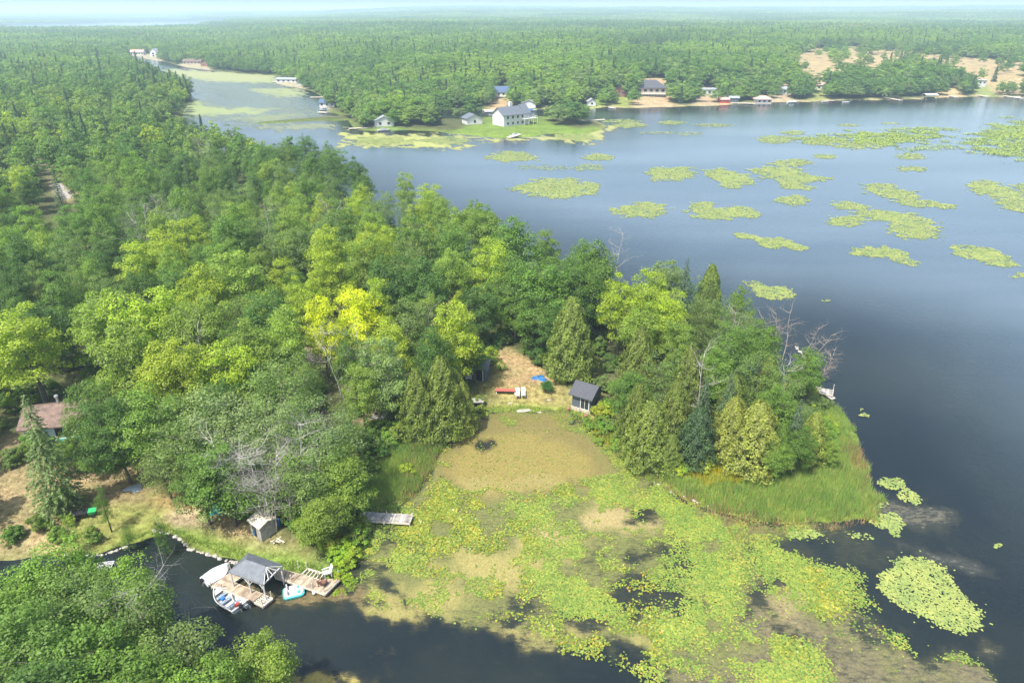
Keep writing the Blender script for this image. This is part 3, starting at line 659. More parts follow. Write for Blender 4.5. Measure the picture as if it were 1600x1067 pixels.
def where(items):
    """items: list of (x, y, descriptor) -> label endings, unique for each descriptor"""
    res = [None]*len(items); B = {}
    for i, (x, y, d) in enumerate(items):
        L = min(range(len(LMK)), key=lambda k: math.hypot(x-LMK[k][1][0], (y-LMK[k][1][1])*.8)); lx, ly = LMK[L][1]
        dx, dy = x-lx, y-ly
        side = ('right of' if dx > 0 else 'left of') if abs(dx) > abs(dy)*.8 else ('beyond' if dy > 0 else 'in front of')
        B.setdefault((d, L, side), []).append((math.hypot(dx, dy), i))
    for (d, L, side), v in B.items():
        v.sort()
        for k, (_, i) in enumerate(v): res[i] = '%s %s, %s the %s' % (d, side, ORD[min(k, 11)], LMK[L][0]) if False else '%s %s the %s%s' % (d, side, LMK[L][0], '' if len(v) == 1 else ', %s' % ORD[min(k, 11)])
    return res
def size_word(t): return 'small' if t[4] < 10 else 'tall' if t[4] > 15 else 'broad' if t[5] > 5 else 'slender' if t[5] < 3.9 else 'rounded'
desc = []
for t in single:
    if t[2] == 'broad': desc.append((t[0], t[1], '%s %s broadleaf tree' % (size_word(t), NAMES[t[3]])))
    elif t[2] == 'cedar': desc.append((t[0], t[1], '%s %s cedar' % ('small' if t[4] < 8 else 'tall' if t[4] > 10.5 else 'bushy', {CE: 'olive', CY: 'golden olive', SD: 'dark', YG: 'bright green', G1: 'green'}[t[3]])))
    else: desc.append((t[0], t[1], '%s %s spruce' % ('tall' if t[4] > 12 else 'narrow', {OG: 'grey green', SB: 'blue green', SD: 'dark', G2: 'deep green'}[t[3]])))
labs = where(desc)
for t, lb in zip(single, labs):
    x, y, kind, c, h, r_ = t[:6]; z = gz1(x, y)-.05; k = random.randrange(8)
    if kind == 'broad':
        root = empty('broadleaf_tree', (x, y, z), random.uniform(0, 6.28), lb, 'tree', 'broadleaf trees of the near wood')
        sp_ = c in (OL, OG) and random.random() < .75
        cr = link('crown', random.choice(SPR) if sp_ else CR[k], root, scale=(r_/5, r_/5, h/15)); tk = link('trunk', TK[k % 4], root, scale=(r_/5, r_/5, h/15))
    elif kind == 'cedar':
        root = empty('cedar_tree', (x, y, z), random.uniform(0, 6.28), lb, 'cedar', 'cedars by the shore')
        cr = link('crown', CED[k % 3], root, scale=(r_/3.5, r_/3.5, h/10)); link('trunk', CTK, root, scale=(1, 1, h/10.5))
    else:
        root = empty('spruce_tree', (x, y, z), random.uniform(0, 6.28), lb, 'spruce', 'spruces of the near wood')
        cr = link('crown', SPU[k % 2], root, scale=(r_/2.6, r_/2.6, h/12)); link('trunk', CTK, root, scale=(1, 1, h/10.5))
    kj = random.uniform(.90, 1.14); cr.color = (*[v*kj*random.uniform(.97, 1.035) for v in c], 1)

# bare trees
DEADS = [   # base px, height, lean, stems, what it is, material
    ((428, 838), 11.5, (.02, 0), 5, 'many stemmed bare grey tree rising behind the plank shed', 'dead', .11), ((540, 645), 13, (.04, 0), 2, 'bare grey tree with crooked boughs by the fallen tree', 'dead', .17),
    ((245, 432), 15, (.02, 0), 3, 'whitish bare tree standing in the middle of the wood', 'dead', .16), ((1085, 682), 11.5, (.0, 0), 1, 'tall pale bare trunk among the cedars', 'dead', .13),
    ((1130, 575), 9.5, (.1, 0), 2, 'forked bare grey tree in the wood on the point', 'dead', .13), ((1245, 575), 8, (.75, .15), 2, 'bare brownish tree leaning far out over the lake', 'deadbrown', .12),
    ((1222, 560), 9, (-.25, .1), 3, 'bushy bare brown tree at the lake edge of the point', 'deadbrown', .10), ((1205, 648), 8, (.22, 0), 1, 'bare grey tree leaning right above the golden cedar', 'dead', .10),
    ((648, 600), 11, (.12, 0), 2, 'bare grey tree behind the cedars left of the clearing', 'dead', .13), ((868, 545), 11, (-.05, 0), 1, 'dark bare tree in the shade beyond the clearing', 'deadbrown', .12),
    ((430, 420), 14, (0, 0), 1, 'thin bare trunk in the dark part of the wood', 'dead', .13), ((395, 445), 13, (-.2, 0), 1, 'leaning bare trunk in the dark part of the wood', 'dead', .11),
    ((335, 290), 14, (0, 0), 2, 'bare grey tree towards the back of the wood', 'dead', .13), ((340, 640), 12, (-.1, 0), 1, 'bare grey limbs above the grey green trees left of centre', 'dead', .12), ((455, 835), 8.5, (.06, 0), 2, 'bare grey stems right of the plank shed', 'dead', .09),
    ((210, 1040), 11.5, (.35, .1), 1, 'bare limbs among the trees in the bottom left corner', 'dead', .10), ((1268, 600), 6, (.5, -.1), 2, 'small bare bush leaning over the water above the landing', 'deadbrown', .07), ((960, 430), 12, (.1, 0), 1, 'thin bare top over the lake edge of the wood', 'dead', .10),
    ((478, 822), 12, (.05, 0), 2, 'bare grey tree right of the bushy one behind the plank shed', 'dead', .12), ((395, 815), 11, (-.12, 0), 2, 'bare grey limbs rising left of the plank shed', 'dead', .11), ((585, 655), 10, (.22, -.05), 2, 'bare tree leaning right above the fallen trunk', 'dead', .14),
    ((300, 420), 13, (.1, 0), 2, 'bare grey tree among the yellow green crowns at the left', 'dead', .12), ((520, 420), 13, (0, 0), 2, 'bare twiggy tree beyond the golden maples', 'dead', .12)]
for i, (b_, h, ln, st, lb, mt, r0) in enumerate(DEADS):
    x, y = at(*b_); tr, br = bare_tree(100+i, h, r0, 4 if h > 9 else 3, ln, st)
    root = empty('bare_tree', (x, y, gz1(x, y)), 0, lb, 'bare tree', 'bare dead trees')
    tr.build('trunk', M[mt], root, smooth=True); br.build('branches', M[mt], root)
DEADS_END = 1
# the fallen tree with its root plate
x, y = at(598, 652); root = empty('fallen_tree', (x, y, gz1(x, y)), R(20), 'fallen grey tree with torn up earthy root plate beside the reeds', 'fallen tree')
tr, br = bare_tree(77, 10, .2, 3, (1.2, -.5), 1); tr.build('trunk', M['dead'], root, smooth=True); br.build('branches', M['dead'], root)
mb = MB(); rr_ = random.Random(3)
for k in range(26):
    a = rr_.uniform(0, 6.28); mb.tube((0, 0, .2), (-.5+rr_.uniform(-.6, .4), 1.7*math.cos(a)*rr_.uniform(.5, 1), .6+1.2*math.sin(a)*rr_.uniform(.4, 1)), .12, .02, 5)
mb.build('root_plate', M['tan'], root)
# slim saplings at the bottom left shore
for i, (px, py, h, c, lb) in enumerate([((176), 835, 6.5, G1, 'tall slim sapling on the lawn edge by the inlet'), (262, 868, 6., G2, 'slim dark sapling leaning over the inlet beside the stones'), (120, 865, 4.5, G3, 'low bright sapling left of the tall slim one'), (205, 860, 4.0, G3, 'short sapling at the inlet between two taller ones')]):
    x, y = at(px, py); root = empty('sapling', (x, y, gz1(x, y)), i, lb, 'sapling', 'saplings on the inlet shore')
    cr = link('crown', SPR[i % 3], root, scale=(.19, .19, h/15)); cr.color = (*c, 1); link('trunk', CTK, root, scale=(.5, .5, h/11))
# the round bush and the shrubs one can tell apart
x, y = at(855, 618); root = empty('round_bush', (x, y, gz1(x, y)), 0, 'rounded dark green bush alone on the clearing lawn', 'bush')
cr = link('crown', CR[1], root, scale=(.23, .23, .125)); cr.color = (.05, .15, .03, 1)

# ------------------------------------------------------------------ woods seen as one mass: instanced on points
def points_obj(name, pts, label=None):
    """pts: x y z sx sz rot variant r g b ; variants -> meshes"""
    A = np.array(pts, float); me = bpy.data.meshes.new(name); me.vertices.add(len(A)); me.vertices.foreach_set('co', A[:, :3].astype(np.float32).ravel())
    for nm, cols, tp in (('scl', [3, 3, 4], 'FLOAT_VECTOR'), ('tcol', [7, 8, 9], 'FLOAT_VECTOR')):
        a = me.attributes.new(nm, tp, 'POINT'); a.data.foreach_set('vector', A[:, cols].astype(np.float32).ravel())
    a = me.attributes.new('rotz', 'FLOAT_VECTOR', 'POINT'); z = np.zeros((len(A), 3), np.float32); z[:, 2] = A[:, 5]; a.data.foreach_set('vector', z.ravel())
    a = me.attributes.new('vi', 'INT', 'POINT'); a.data.foreach_set('value', A[:, 6].astype(np.int32))
    return link(name, me)
def instance_mod(o, protos):
    ng = bpy.data.node_groups.new(o.name+'_scatter', 'GeometryNodeTree')
    ng.interface.new_socket('Geometry', in_out='INPUT', socket_type='NodeSocketGeometry'); ng.interface.new_socket('Geometry', in_out='OUTPUT', socket_type='NodeSocketGeometry')
    gi = ng.nodes.new('NodeGroupInput'); go = ng.nodes.new('NodeGroupOutput'); jn = ng.nodes.new('GeometryNodeJoinGeometry')
    def attr(nm, tp):
        a = ng.nodes.new('GeometryNodeInputNamedAttribute'); a.data_type = tp; a.inputs['Name'].default_value = nm; return a.outputs[0]
    sc = attr('scl', 'FLOAT_VECTOR'); ro = attr('rotz', 'FLOAT_VECTOR'); vi = attr('vi', 'INT')
    for k, pr in enumerate(protos):
        oi = ng.nodes.new('GeometryNodeObjectInfo'); oi.inputs['Object'].default_value = pr; oi.inputs['As Instance'].default_value = True
        cmp_ = ng.nodes.new('FunctionNodeCompare'); cmp_.data_type = 'INT'; cmp_.operation = 'EQUAL'
        ia = [s for s in cmp_.inputs if s.type == 'INT']; ng.links.new(vi, ia[0]); ia[1].default_value = k
        ip = ng.nodes.new('GeometryNodeInstanceOnPoints')
        ng.links.new(gi.outputs[0], ip.inputs['Points']); ng.links.new(cmp_.outputs[0], ip.inputs['Selection']); ng.links.new(oi.outputs['Geometry'], ip.inputs['Instance'])
        ng.links.new(ro, ip.inputs['Rotation']); ng.links.new(sc, ip.inputs['Scale']); ng.links.new(ip.outputs[0], jn.inputs[0])
    ng.links.new(jn.outputs[0], go.inputs[0])
    md = o.modifiers.new('scatter', 'NODES'); md.node_group = ng
def proto(me): return bpy.data.objects.new(me.name, me)
def joined(name, crown_me, trunk_me):   # crown + trunk in one mesh for the mass
    def arr(me):
        v = np.empty(len(me.vertices)*3, np.float32); me.vertices.foreach_get('co', v); return v.reshape(-1, 3)
    cm = crown_me.copy(); cm.name = name; cm.materials.clear(); cm.materials.append(M['leaf_i']); return cm
MID = [broad_crown('woods_crown', 200+k, nb=44, npb=60, s=.30, low=.12, lop=.4, mat=M['leaf_i']) for k in range(5)]
MIDC = [spruce_crown('woods_spruce', 220, npb=9, s=.34, mat=M['leaf_i']), cedar_crown('woods_cedar', 221, n=1500, s=.42, mat=M['leaf_i'])]
protosA = [proto(m_) for m_ in MID+MIDC]
NBM = len(MID)
P_ = []
for t in mass:
    x, y, kind, c, h, r_ = t[:6]; q = random.uniform(.85, 1.15)
    if kind == 'broad': P_.append((x, y, 0, r_/4.4, h/16.5, random.uniform(0, 6.28), random.randrange(NBM), *[v*q for v in c]))
    else: P_.append((x, y, 0, r_/2.6, h/12, random.uniform(0, 6.28), NBM, *[v*q for v in c]))
# far shore woods, single crowns out to about a kilometre
r = np.random.default_rng(12); n = 115000
ang = r.uniform(R(-47), R(47), n); rr_ = np.sqrt(r.uniform(300**2, 1500**2, n)); X = rr_*np.sin(ang); Y = rr_*np.cos(ang)
sd = np.maximum(sdf(far_land, X, Y), sdf(near_land, X, Y)); ok = (sd > 3.5) & ((sdf(near_land, X, Y) < 0) | (rr_ > 520))
fd = np.full(n, -1e9)
for f_ in fields: fd = np.maximum(fd, sdf(f_, X, Y))
ok &= (fd < (fbm(X/30, Y/30, 8)-.5)*45) | (r.random(n) < .03)
for q in far_clear: ok &= sdf(q, X, Y) < 1.5
low = sst(3, 14, sd)
dens = np.where(rr_ < 800, .95, .85)*(.55+.45*low); ok &= r.random(n) < dens
# the grassy hem of the far right shore and the marsh strip stay open
ok &= ~((sd < 6) & (X > 20) & (r.random(n) < .75))
strip = atp([(380, 198), (465, 196), (536, 190), (530, 178), (470, 182), (395, 188)]); ok &= ~((sdf(strip, X, Y) > -4) & (r.random(n) < .97))
pen = atp([(690, 190), (740, 186), (860, 186), (960, 198), (930, 212), (780, 222), (690, 212)]); ok &= ~((sdf(pen, X, Y) > 0) & ~(sdf(atp([(835, 200), (838, 186), (905, 186), (912, 197)]), X, Y) > 0))
X, Y, sd, rr_ = X[ok], Y[ok], sd[ok], rr_[ok]
hq = fbm(X/60, Y/60, 91)+r.normal(size=len(X))*.09
for x, y, q, s_, rd in zip(X, Y, hq, sd, rr_):
    c = LT if q > .66 else G3 if q > .57 else G1 if q > .46 else G2
    u = random.random()
    if u < .22: c = OL
    elif u < .27: c = OG
    k = random.uniform(.8, 1.15)*(.75+.25*min(1, s_/25))
    if random.random() < (.09 if rd > 600 else .05): P_.append((x, y, 0, .9*k, random.uniform(.8, 1.2)*k, random.uniform(0, 6), NBM, *SD))
    else: P_.append((x, y, 0, 1.1*k*random.uniform(.7, 1.3), k*random.uniform(.62, .88), random.uniform(0, 6), random.randrange(NBM), *[v*(1.02+.26*((x*7.13+y*3.7) % 1.)) for v in c]))
P_ = np.array(P_); P_[:, 2] = ground_z(P_[:, 0], P_[:, 1])-.2
o = points_obj('woods', P_); instance_mod(o, protosA); tag(o, 'dense green woods behind the near trees and across the lake', kind='stuff'); print('woods', len(P_))
# patches of wood beyond that, out to the skyline
def patch_mesh(seed):
    r = np.random.default_rng(seed); Vs = []; T = []; k = 0
    for i in range(9):
        for j in range(9):
            if r.random() < .1: continue
            cx_ = (i+.5+r.normal()*.3)*7.5-33; cy_ = (j+.5+r.normal()*.3)*7.5-33; hh = r.uniform(8, 17.5); con = r.random() < .1; rr_ = r.uniform(1.6, 2.4) if con else r.uniform(2.4, 4.4); n = 46; hh *= 1.1 if con else 1
            d = unit(r.normal(size=(n, 3))); d[:, 2] = np.abs(d[:, 2])
            P = np.array([cx_, cy_, hh*.55])+d*[rr_, rr_, hh*.45]*r.uniform(.6, 1.1, (n, 1))
            if con: P[:, :2] = [cx_, cy_]+(P[:, :2]-[cx_, cy_])*(1.5-1.3*d[:, 2:3])
            Nm = unit(d+r.normal(size=(n, 3))*.4)
            V, _ = leaf_quads(P, Nm, r.uniform(.7, 1.35, n), .8, r); Vs.append(V); T.append(np.full(n, r.random()))
    V = np.vstack(Vs); return crown_mesh('wood_patch', V, np.arange(len(V), dtype=np.int32).reshape(-1, 4), np.concatenate(T), M['leaf_i'])
PT = [proto(patch_mesh(300+k)) for k in range(4)]
r = np.random.default_rng(14); pts = []; rd = 1480.
while rd < 11500:
    stp = 62 if rd < 5000 else 62*rd/5000; na_ = int(rd*R(98)/stp)
    for k in range(na_):
        a = R(-49)+R(98)*(k+r.random())/na_; q = rd+r.normal()*12; pts.append((q*math.sin(a), q*math.cos(a), stp/62))
    rd += stp*.95
A = np.array(pts); X, Y = A[:, 0], A[:, 1]
ok = (sdf(far_lake, X, Y) < -25) & (np.maximum(sdf(far_land, X, Y), sdf(near_land, X, Y)) > 20)
fd = np.full(len(X), -1e9)
for f_ in fields: fd = np.maximum(fd, sdf(f_, X, Y))
ok &= fd < -10
ok &= fbm(X/160, Y/160, 61) < .72
X, Y, S_ = X[ok], Y[ok], A[ok, 2]; hq = fbm(X/300, Y/300, 92)+r.normal(size=len(X))*.06
Z = ground_z(X, Y)-.5
P_ = [(x, y, z, s_, 1.+.0*s_, random.choice([0, 1.5708, 3.1416, 4.712])+random.uniform(-.1, .1), random.randrange(4), *[v*random.uniform(.85, 1.1) for v in (LT if q > .62 else G3 if q > .55 else G1 if q > .42 else G2)]) for x, y, z, s_, q in zip(X, Y, Z, S_, hq)]
o = points_obj('distant_forest', P_); instance_mod(o, PT); tag(o, 'endless blue green forest reaching to the skyline', kind='stuff'); print('patches', len(P_))
# undergrowth along the wood's edges
r = np.random.default_rng(15); n = 9000; X = r.uniform(-95, 90, n); Y = r.uniform(45, 175, n)
sd = np.maximum(sdf(near_land, X, Y), sdf(bottom_land, X, Y)); ok = sd > .6
for k_ in (0, 1, 3, 2): ok &= sdf(clearings[k_], X, Y) < .2
hem = atp([(1040, 748), (1290, 735), (1312, 690), (1290, 650), (1500, 640), (1500, 900), (900, 900), (905, 690)])
ok &= ~((sdf(clearings[6], X, Y) > -1) & (r.random(n) < .93)); ok &= ~((sdf(clearings[5], X, Y) > 0) & (sdf(atp([(560, 860), (548, 780), (560, 690), (600, 660), (640, 660), (610, 720), (590, 790), (565, 800), (560, 880)]), X, Y) < 0) & (r.random(n) < .93))
ok &= r.random(n) < .35
X, Y = X[ok], Y[ok]; Z = ground_z(X, Y); SHI = [proto(broad_crown('undergrowth_bush', 81+k, h=3., rad_=1.8, nb=18, npb=120, s=.11, low=0., mat=M['leaf_i'])) for k in range(3)]
P_ = []
for x, y, z in zip(X, Y, Z):
    k = random.uniform(.4, .95); c = random.choice([G1, G3, LT, G2, OL, YG]); P_.append((x, y, z, k, k, random.uniform(0, 6), random.randrange(3), *c))
# bushes on the shore left of the pond mouth
for (px, py, k, c) in [(545, 868, 1.0, YG), (555, 850, 1.0, LT), (538, 885, .8, YG), (560, 830, 1., LT), (520, 870, .9, YG), (560, 770, 1.1, G1), (575, 745, 1.1, G1), (595, 720, 1.1, G1), (612, 702, 1.2, LT), (570, 715, 1.1, G2), (630, 690, 1.1, LT), (590, 690, 1.1, G1), (610, 680, .9, G3), (560, 800, .8, LT), (530, 925, .45, YG), (545, 915, .5, LT), (535, 905, .6, YG),
                       (925, 665, .8, G3), (940, 655, 1., YG), (950, 680, 1.0, G3), (970, 700, .9, LT), (990, 715, 1, YG), (1040, 735, 1, YG), (1060, 745, 1.1, YG), (1100, 742, 1, YG), (1150, 745, .8, YG), (1200, 748, .8, LT), (1250, 735, .9, YG), (1020, 700, 1.2, G1), (985, 680, 1.2, G1), (935, 690, .6, LT), (1300, 690, .6, LT), (335, 780, 1.1, G1), (360, 795, 1.1, G2), (375, 810, 1.1, G1), (385, 822, .9, OL), (320, 765, 1., G1), (300, 752, 1., G2), (275, 742, 1., G1), (255, 738, .9, G3), (225, 725, 1., G1), (200, 715, 1., G3), (180, 712, .9, G1), (470, 835, 1., G3), (490, 850, 1.1, LT), (505, 858, 1., YG), (480, 845, .9, G1), (130, 700, 1., G3), (110, 702, .9, G1), (760, 556, .9, G1), (785, 548, 1., G2), (830, 556, 1., G1), (855, 565, 1., G2), (745, 640, .7, LT), (730, 648, .8, G3), (752, 694, .35, LT), (756, 692, .3, YG), (700, 655, 1., LT), (665, 655, 1., YG), (650, 660, 1., G3), (620, 660, 1., G1), (60, 705, 1., G3), (85, 712, .9, OL), (40, 722, .9, G1), (20, 735, 1., OL), (150, 712, 1., G1), (165, 722, .8, G3), (105, 790, .7, G3), (90, 805, .8, LT), (70, 830, .8, G3), (110, 825, .6, LT), (150, 845, .6, G3), (30, 850, .9, G1), (95, 850, .7, G3)]:
    for j in range(5):
        x, y = at(px+random.uniform(-9, 9), py+random.uniform(-6, 6)); s_ = k*random.uniform(.45, .8); P_.append((x, y, gz1(x, y), s_, s_, random.uniform(0, 6), random.randrange(3), *[v*random.uniform(.85, 1.15) for v in c]))
o = points_obj('undergrowth', P_); instance_mod(o, SHI); tag(o, 'leafy undergrowth along the banks and below the trees', kind='stuff')

# ------------------------------------------------------------------ reeds
def island_mat(name, stops, rough=.6, trans=0, vary=True):
    m, nt, p, o = mat_new(name); g = N(nt, 'ShaderNodeNewGeometry'); rp = N(nt, 'ShaderNodeValToRGB'); e = rp.color_ramp.elements
    while len(e) < len(stops): e.new(.5)
    for i, (ps, c) in enumerate(stops): e[i].position = ps; e[i].color = (*c, 1)
    nt.links.new(g.outputs['Random Per Island'], rp.inputs[0]); nz = noise_node(nt, .33, 5, .65); gm = ramp(nt, nz.outputs[0], .32, .68, (.78, .84, .80, 1), (1.28, 1.12, 1.0, 1))
    class _o: outputs = [mixc(nt, 1.0 if vary else 0.0, rp.outputs[0], gm.outputs[0], 'MULTIPLY')]
    rp = _o
    nt.links.new(rp.outputs[0], p.inputs['Base Color']); p.inputs['Roughness'].default_value = rough
    p.inputs['Specular IOR Level'].default_value = .3
    if trans:
        tr = N(nt, 'ShaderNodeBsdfTranslucent'); nt.links.new(rp.outputs[0], tr.inputs[0]); ms = N(nt, 'ShaderNodeMixShader'); ms.inputs[0].default_value = trans
        nt.links.new(p.outputs[0], ms.inputs[1]); nt.links.new(tr.outputs[0], ms.inputs[2]); nt.links.new(ms.outputs[0], o.inputs[0])
    return m
def blades(name, polys, n, h0, h1, w, mat, label, minz=None, soft=.4):
    r = np.random.default_rng(len(name)*7); XS = []; YS = []; tot = sum(wt for _, wt in polys)
    for poly, wt in polys:
        x0, y0 = poly.min(0); x1, y1 = poly.max(0); k = int(n*wt/tot*2.2); X = r.uniform(x0, x1, k); Y = r.uniform(y0, y1, k)
        d = sdf(poly, X, Y)+(fbm(X/2., Y/2., 4)-.5)*3*soft; ok = d > 0; XS.append(X[ok][:int(n*wt/tot)]); YS.append(Y[ok][:int(n*wt/tot)])
    X = np.concatenate(XS); Y = np.concatenate(YS); k = len(X); Z = np.maximum(ground_z(X, Y), -.3)-.05
    H = r.uniform(h0, h1, k)*(.35+1.1*fbm(X/2.2, Y/2.2, 19)); th = r.uniform(0, math.pi, k); ln = r.normal(size=(k, 2))*.20*H[:, None]
    dx = np.cos(th)*w/2; dy = np.sin(th)*w/2
    V = np.stack([np.stack([X-dx, Y-dy, Z], 1), np.stack([X+dx, Y+dy, Z], 1), np.stack([X+ln[:, 0], Y+ln[:, 1], Z+H], 1)], 1).reshape(-1, 3)
    me = mesh_from(name, V, np.arange(k*3, dtype=np.int32).reshape(-1, 3), mat); o = link(name, me); tag(o, label, kind='stuff'); return o
M['reed'] = island_mat('reed_green', [(0, (.20, .36, .08)), (.5, (.29, .46, .10)), (.85, (.38, .50, .13)), (1, (.46, .42, .17))], .6, .5)
M['reedd'] = island_mat('reed_dry', [(0, (.16, .10, .05)), (.6, (.27, .18, .09)), (1, (.36, .28, .16))], .8)
M['gold'] = island_mat('goldenrod', [(0, (.12, .2, .03)), (.4, (.3, .32, .02)), (1, (.55, .45, .02))], .7, .2)
M['grass'] = island_mat('lawn_grass', [(0, (.12, .18, .04)), (.4, (.2, .22, .06)), (.75, (.34, .27, .13)), (1, (.42, .33, .2))], .8, .2)
RL = atp([(598, 795), (575, 770), (590, 715), (640, 668), (722, 650), (712, 672), (690, 705), (662, 748), (638, 785)])
RB = atp([(945, 690), (985, 722), (1050, 764), (1110, 794), (1190, 812), (1300, 817), (1364, 808), (1374, 784), (1352, 740), (1338, 690), (1312, 642), (1285, 635), (1300, 700), (1265, 738), (1190, 758), (1060, 748), (990, 706), (952, 672)])
blades('reeds', [(RL, 1), (RB, 2.1)], 80000, .5, 1.2, .07, M['reed'], 'tall green cattail reeds on the point and beside the pond', soft=1.5)
RD = atp([(1000, 735), (1060, 768), (1110, 794), (1190, 810), (1300, 815), (1366, 806), (1372, 816), (1300, 830), (1190, 835), (1120, 812), (1050, 780)])
blades('dry_reeds', [(RD, 2), (RB, 1.6), (RL, .5), (atp([(1180, 800), (1200, 845), (1150, 850), (1120, 815)]), .4), (atp([(1300, 690), (1340, 700), (1362, 760), (1375, 805), (1350, 800), (1330, 740)]), .5), (atp([(640, 700), (690, 705), (665, 755), (640, 790), (620, 790)]), .8), (atp([(1320, 700), (1345, 705), (1350, 740), (1330, 735)]), .5)], 7500, .5, 1.4, .07, M['reedd'], 'brown dried reed stalks at the water edge')
blades('goldenrod', [(atp([(1045, 742), (1120, 738), (1210, 746), (1205, 765), (1110, 766)]), 1), (atp([(935, 668), (960, 690), (950, 700), (925, 680)]), .3), (atp([(510, 840), (540, 835), (545, 860), (515, 865)]), .3), (atp([(625, 650), (690, 650), (700, 660), (630, 662)]), .3)], 9000, .5, 1.1, .10, M['gold'], 'yellow goldenrod flowers at the foot of the trees')
blades('tall_grass', [(clearings[5], 1), (RB, 1.2), (atp([(735, 650), (770, 638), (830, 636), (920, 646), (920, 658), (740, 658)]), .3), (atp([(150, 868), (200, 840), (262, 822), (330, 850), (400, 872), (500, 892), (520, 905), (430, 892), (350, 868), (262, 838), (230, 840)]), .5)], 30000, .25, .8, .09, M['reed'], 'rough green grass along the banks')
blades('lawn_grass', [(LAWN, 1), (clearings[1], .6)], 26000, .08, .25, .07, M['grass'], 'sun dried short grass of the lawns')

# ------------------------------------------------------------------ lily pads
M['pad'] = island_mat('lily_pad', [(0, (.075, .140, .025)), (.35, (.130, .205, .036)), (.8, (.195, .255, .046)), (.95, (.25, .26, .05)), (1, (.27, .20, .05))], .4)
M['pady'] = island_mat('lily_pad_yellow', [(0, (.07, .13, .025)), (.35, (.13, .19, .03)), (.75, (.20, .24, .03)), (.95, (.26, .24, .03)), (1, (.28, .19, .04))], .4)
M['padf'] = island_mat('lily_pad_open_lake', [(0, (.15, .21, .06)), (.5, (.21, .27, .075)), (1, (.27, .32, .095))], .5)
M['padg'] = island_mat('marsh_leaf', [(0, (.14, .22, .035)), (.5, (.20, .29, .045)), (1, (.26, .32, .06))], .6)
def pads(name, X, Y, S, mat, label, tilt=.10, n=7, z0=.03):
    r = np.random.default_rng(len(X)); k = len(X); a0 = r.uniform(0, 6.28, k); A = a0[:, None]+np.linspace(0, 2*math.pi, n, endpoint=False)[None, :]
    rad_ = S[:, None]*np.where(np.arange(n)[None, :] == 0, .35, 1.)*r.uniform(.85, 1.1, (k, n)); tx = r.normal(size=(k, 1))*tilt; ty = r.normal(size=(k, 1))*tilt
    PX = rad_*np.cos(A); PY = rad_*np.sin(A); PZ = PX*tx+PY*ty; PZ -= PZ.min(1, keepdims=True); PZ = PZ+z0+r.uniform(0, .05, (k, 1))
    V = np.stack([X[:, None]+PX, Y[:, None]+PY, PZ], 2).reshape(-1, 3)
    me = mesh_from(name, V, np.arange(k*n, dtype=np.int32).reshape(-1, n), mat); return tag(link(name, me), label, kind='stuff')
NOPAD = [ell(*e_) for e_ in ((970, 815, 52, 13), (865, 848, 38, 10), (1000, 868, 52, 15), (1110, 895, 32, 11), (1010, 940, 55, 24), (865, 955, 45, 11), (1185, 925, 32, 22), (720, 870, 55, 9), (800, 895, 22, 24), (1000, 998, 28, 8), (940, 845, 20, 6))]+[
    atp([(700, 662), (760, 655), (860, 655), (925, 690), (945, 722), (930, 762), (850, 778), (740, 768), (690, 750)]),
    atp([(1155, 885), (1230, 905), (1300, 962), (1400, 1000), (1540, 1045), (1500, 1110), (1290, 1110), (1260, 1010), (1160, 985), (1130, 1110), (1060, 1110), (1060, 1050), (1140, 990)]),
    atp([(1200, 850), (1290, 835), (1370, 850), (1380, 880), (1330, 900), (1230, 880)]), near_land]
DENSE = [(atp([(632, 800), (690, 768), (765, 785), (745, 845), (690, 862), (628, 852)]), 1.), (atp([(545, 870), (620, 830), (655, 880), (625, 905), (565, 900)]), .9), (atp([(850, 770), (930, 748), (1000, 765), (970, 790), (870, 800), (830, 850), (770, 800)]), .95), (atp([(830, 830), (910, 860), (960, 920), (990, 985), (930, 985), (870, 950), (800, 870)]), .9),
         (atp([(1010, 750), (1060, 775), (1150, 815), (1160, 850), (1110, 860), (1040, 830), (1000, 790)]), 1.), (atp([(1185, 850), (1235, 860), (1330, 900), (1368, 945), (1310, 958), (1250, 935), (1190, 890)]), 1.), (atp([(1080, 865), (1150, 870), (1162, 960), (1100, 990), (1030, 1010), (1020, 985), (1080, 930)]), .95),
         (atp([(1145, 980), (1200, 975), (1280, 1030), (1290, 1110), (1180, 1110)]), 1.), (atp([(1060, 860), (1140, 862), (1130, 880), (1060, 880)]), 1.), (ell(1200, 830, 50, 10), .9)]
r = np.random.default_rng(21); n = 720000
x0, y0 = BED.min(0); x1, y1 = BED.max(0); X = r.uniform(x0, x1, n); Y = r.uniform(y0, y1, n)
d = sdf(BED, X, Y)+(fbm(X/3, Y/3, 31)-.5)*6; den = sst(-1.5, .5, d)*.34
for q in NOPAD: den = np.minimum(den, 1-sst(-1.4, .4, sdf(q, X, Y)+(fbm(X/2.6, Y/2.6, 33)-.5)*6.5)*.985)
for q, v in DENSE: den = np.maximum(den, v*.82*sst(-1.6, 1.6, sdf(q, X, Y)+(fbm(X/2.2, Y/2.2, 32)-.5)*4))
den *= sdf(near_land, X, Y) < 0
cl = fbm(X/2.6, Y/2.6, 34, 5); den = den*sst(.40, .55, cl+den*.15+(den > .8)*.04)
south = proj(X, Y, 0)[1]; den *= 1-sst(925, 985, south)*(proj(X, Y, 0)[0] < 830)*.9
ok = r.random(n) < den*.66; X, Y = X[ok], Y[ok]; px, py = proj(X, Y, 0)
yel = (fbm(X/6, Y/6, 35)+.35*(sdf(DENSE[0][0], X, Y) > -1)+.12*(sdf(DENSE[2][0], X, Y) > 0)+r.normal(size=len(X))*.04) > .60
S = r.uniform(.06, .125, len(X))
pads('lily_pads', X[~yel], Y[~yel], S[~yel], M['pad'], 'bed of green lily pads filling the shallow pond mouth')
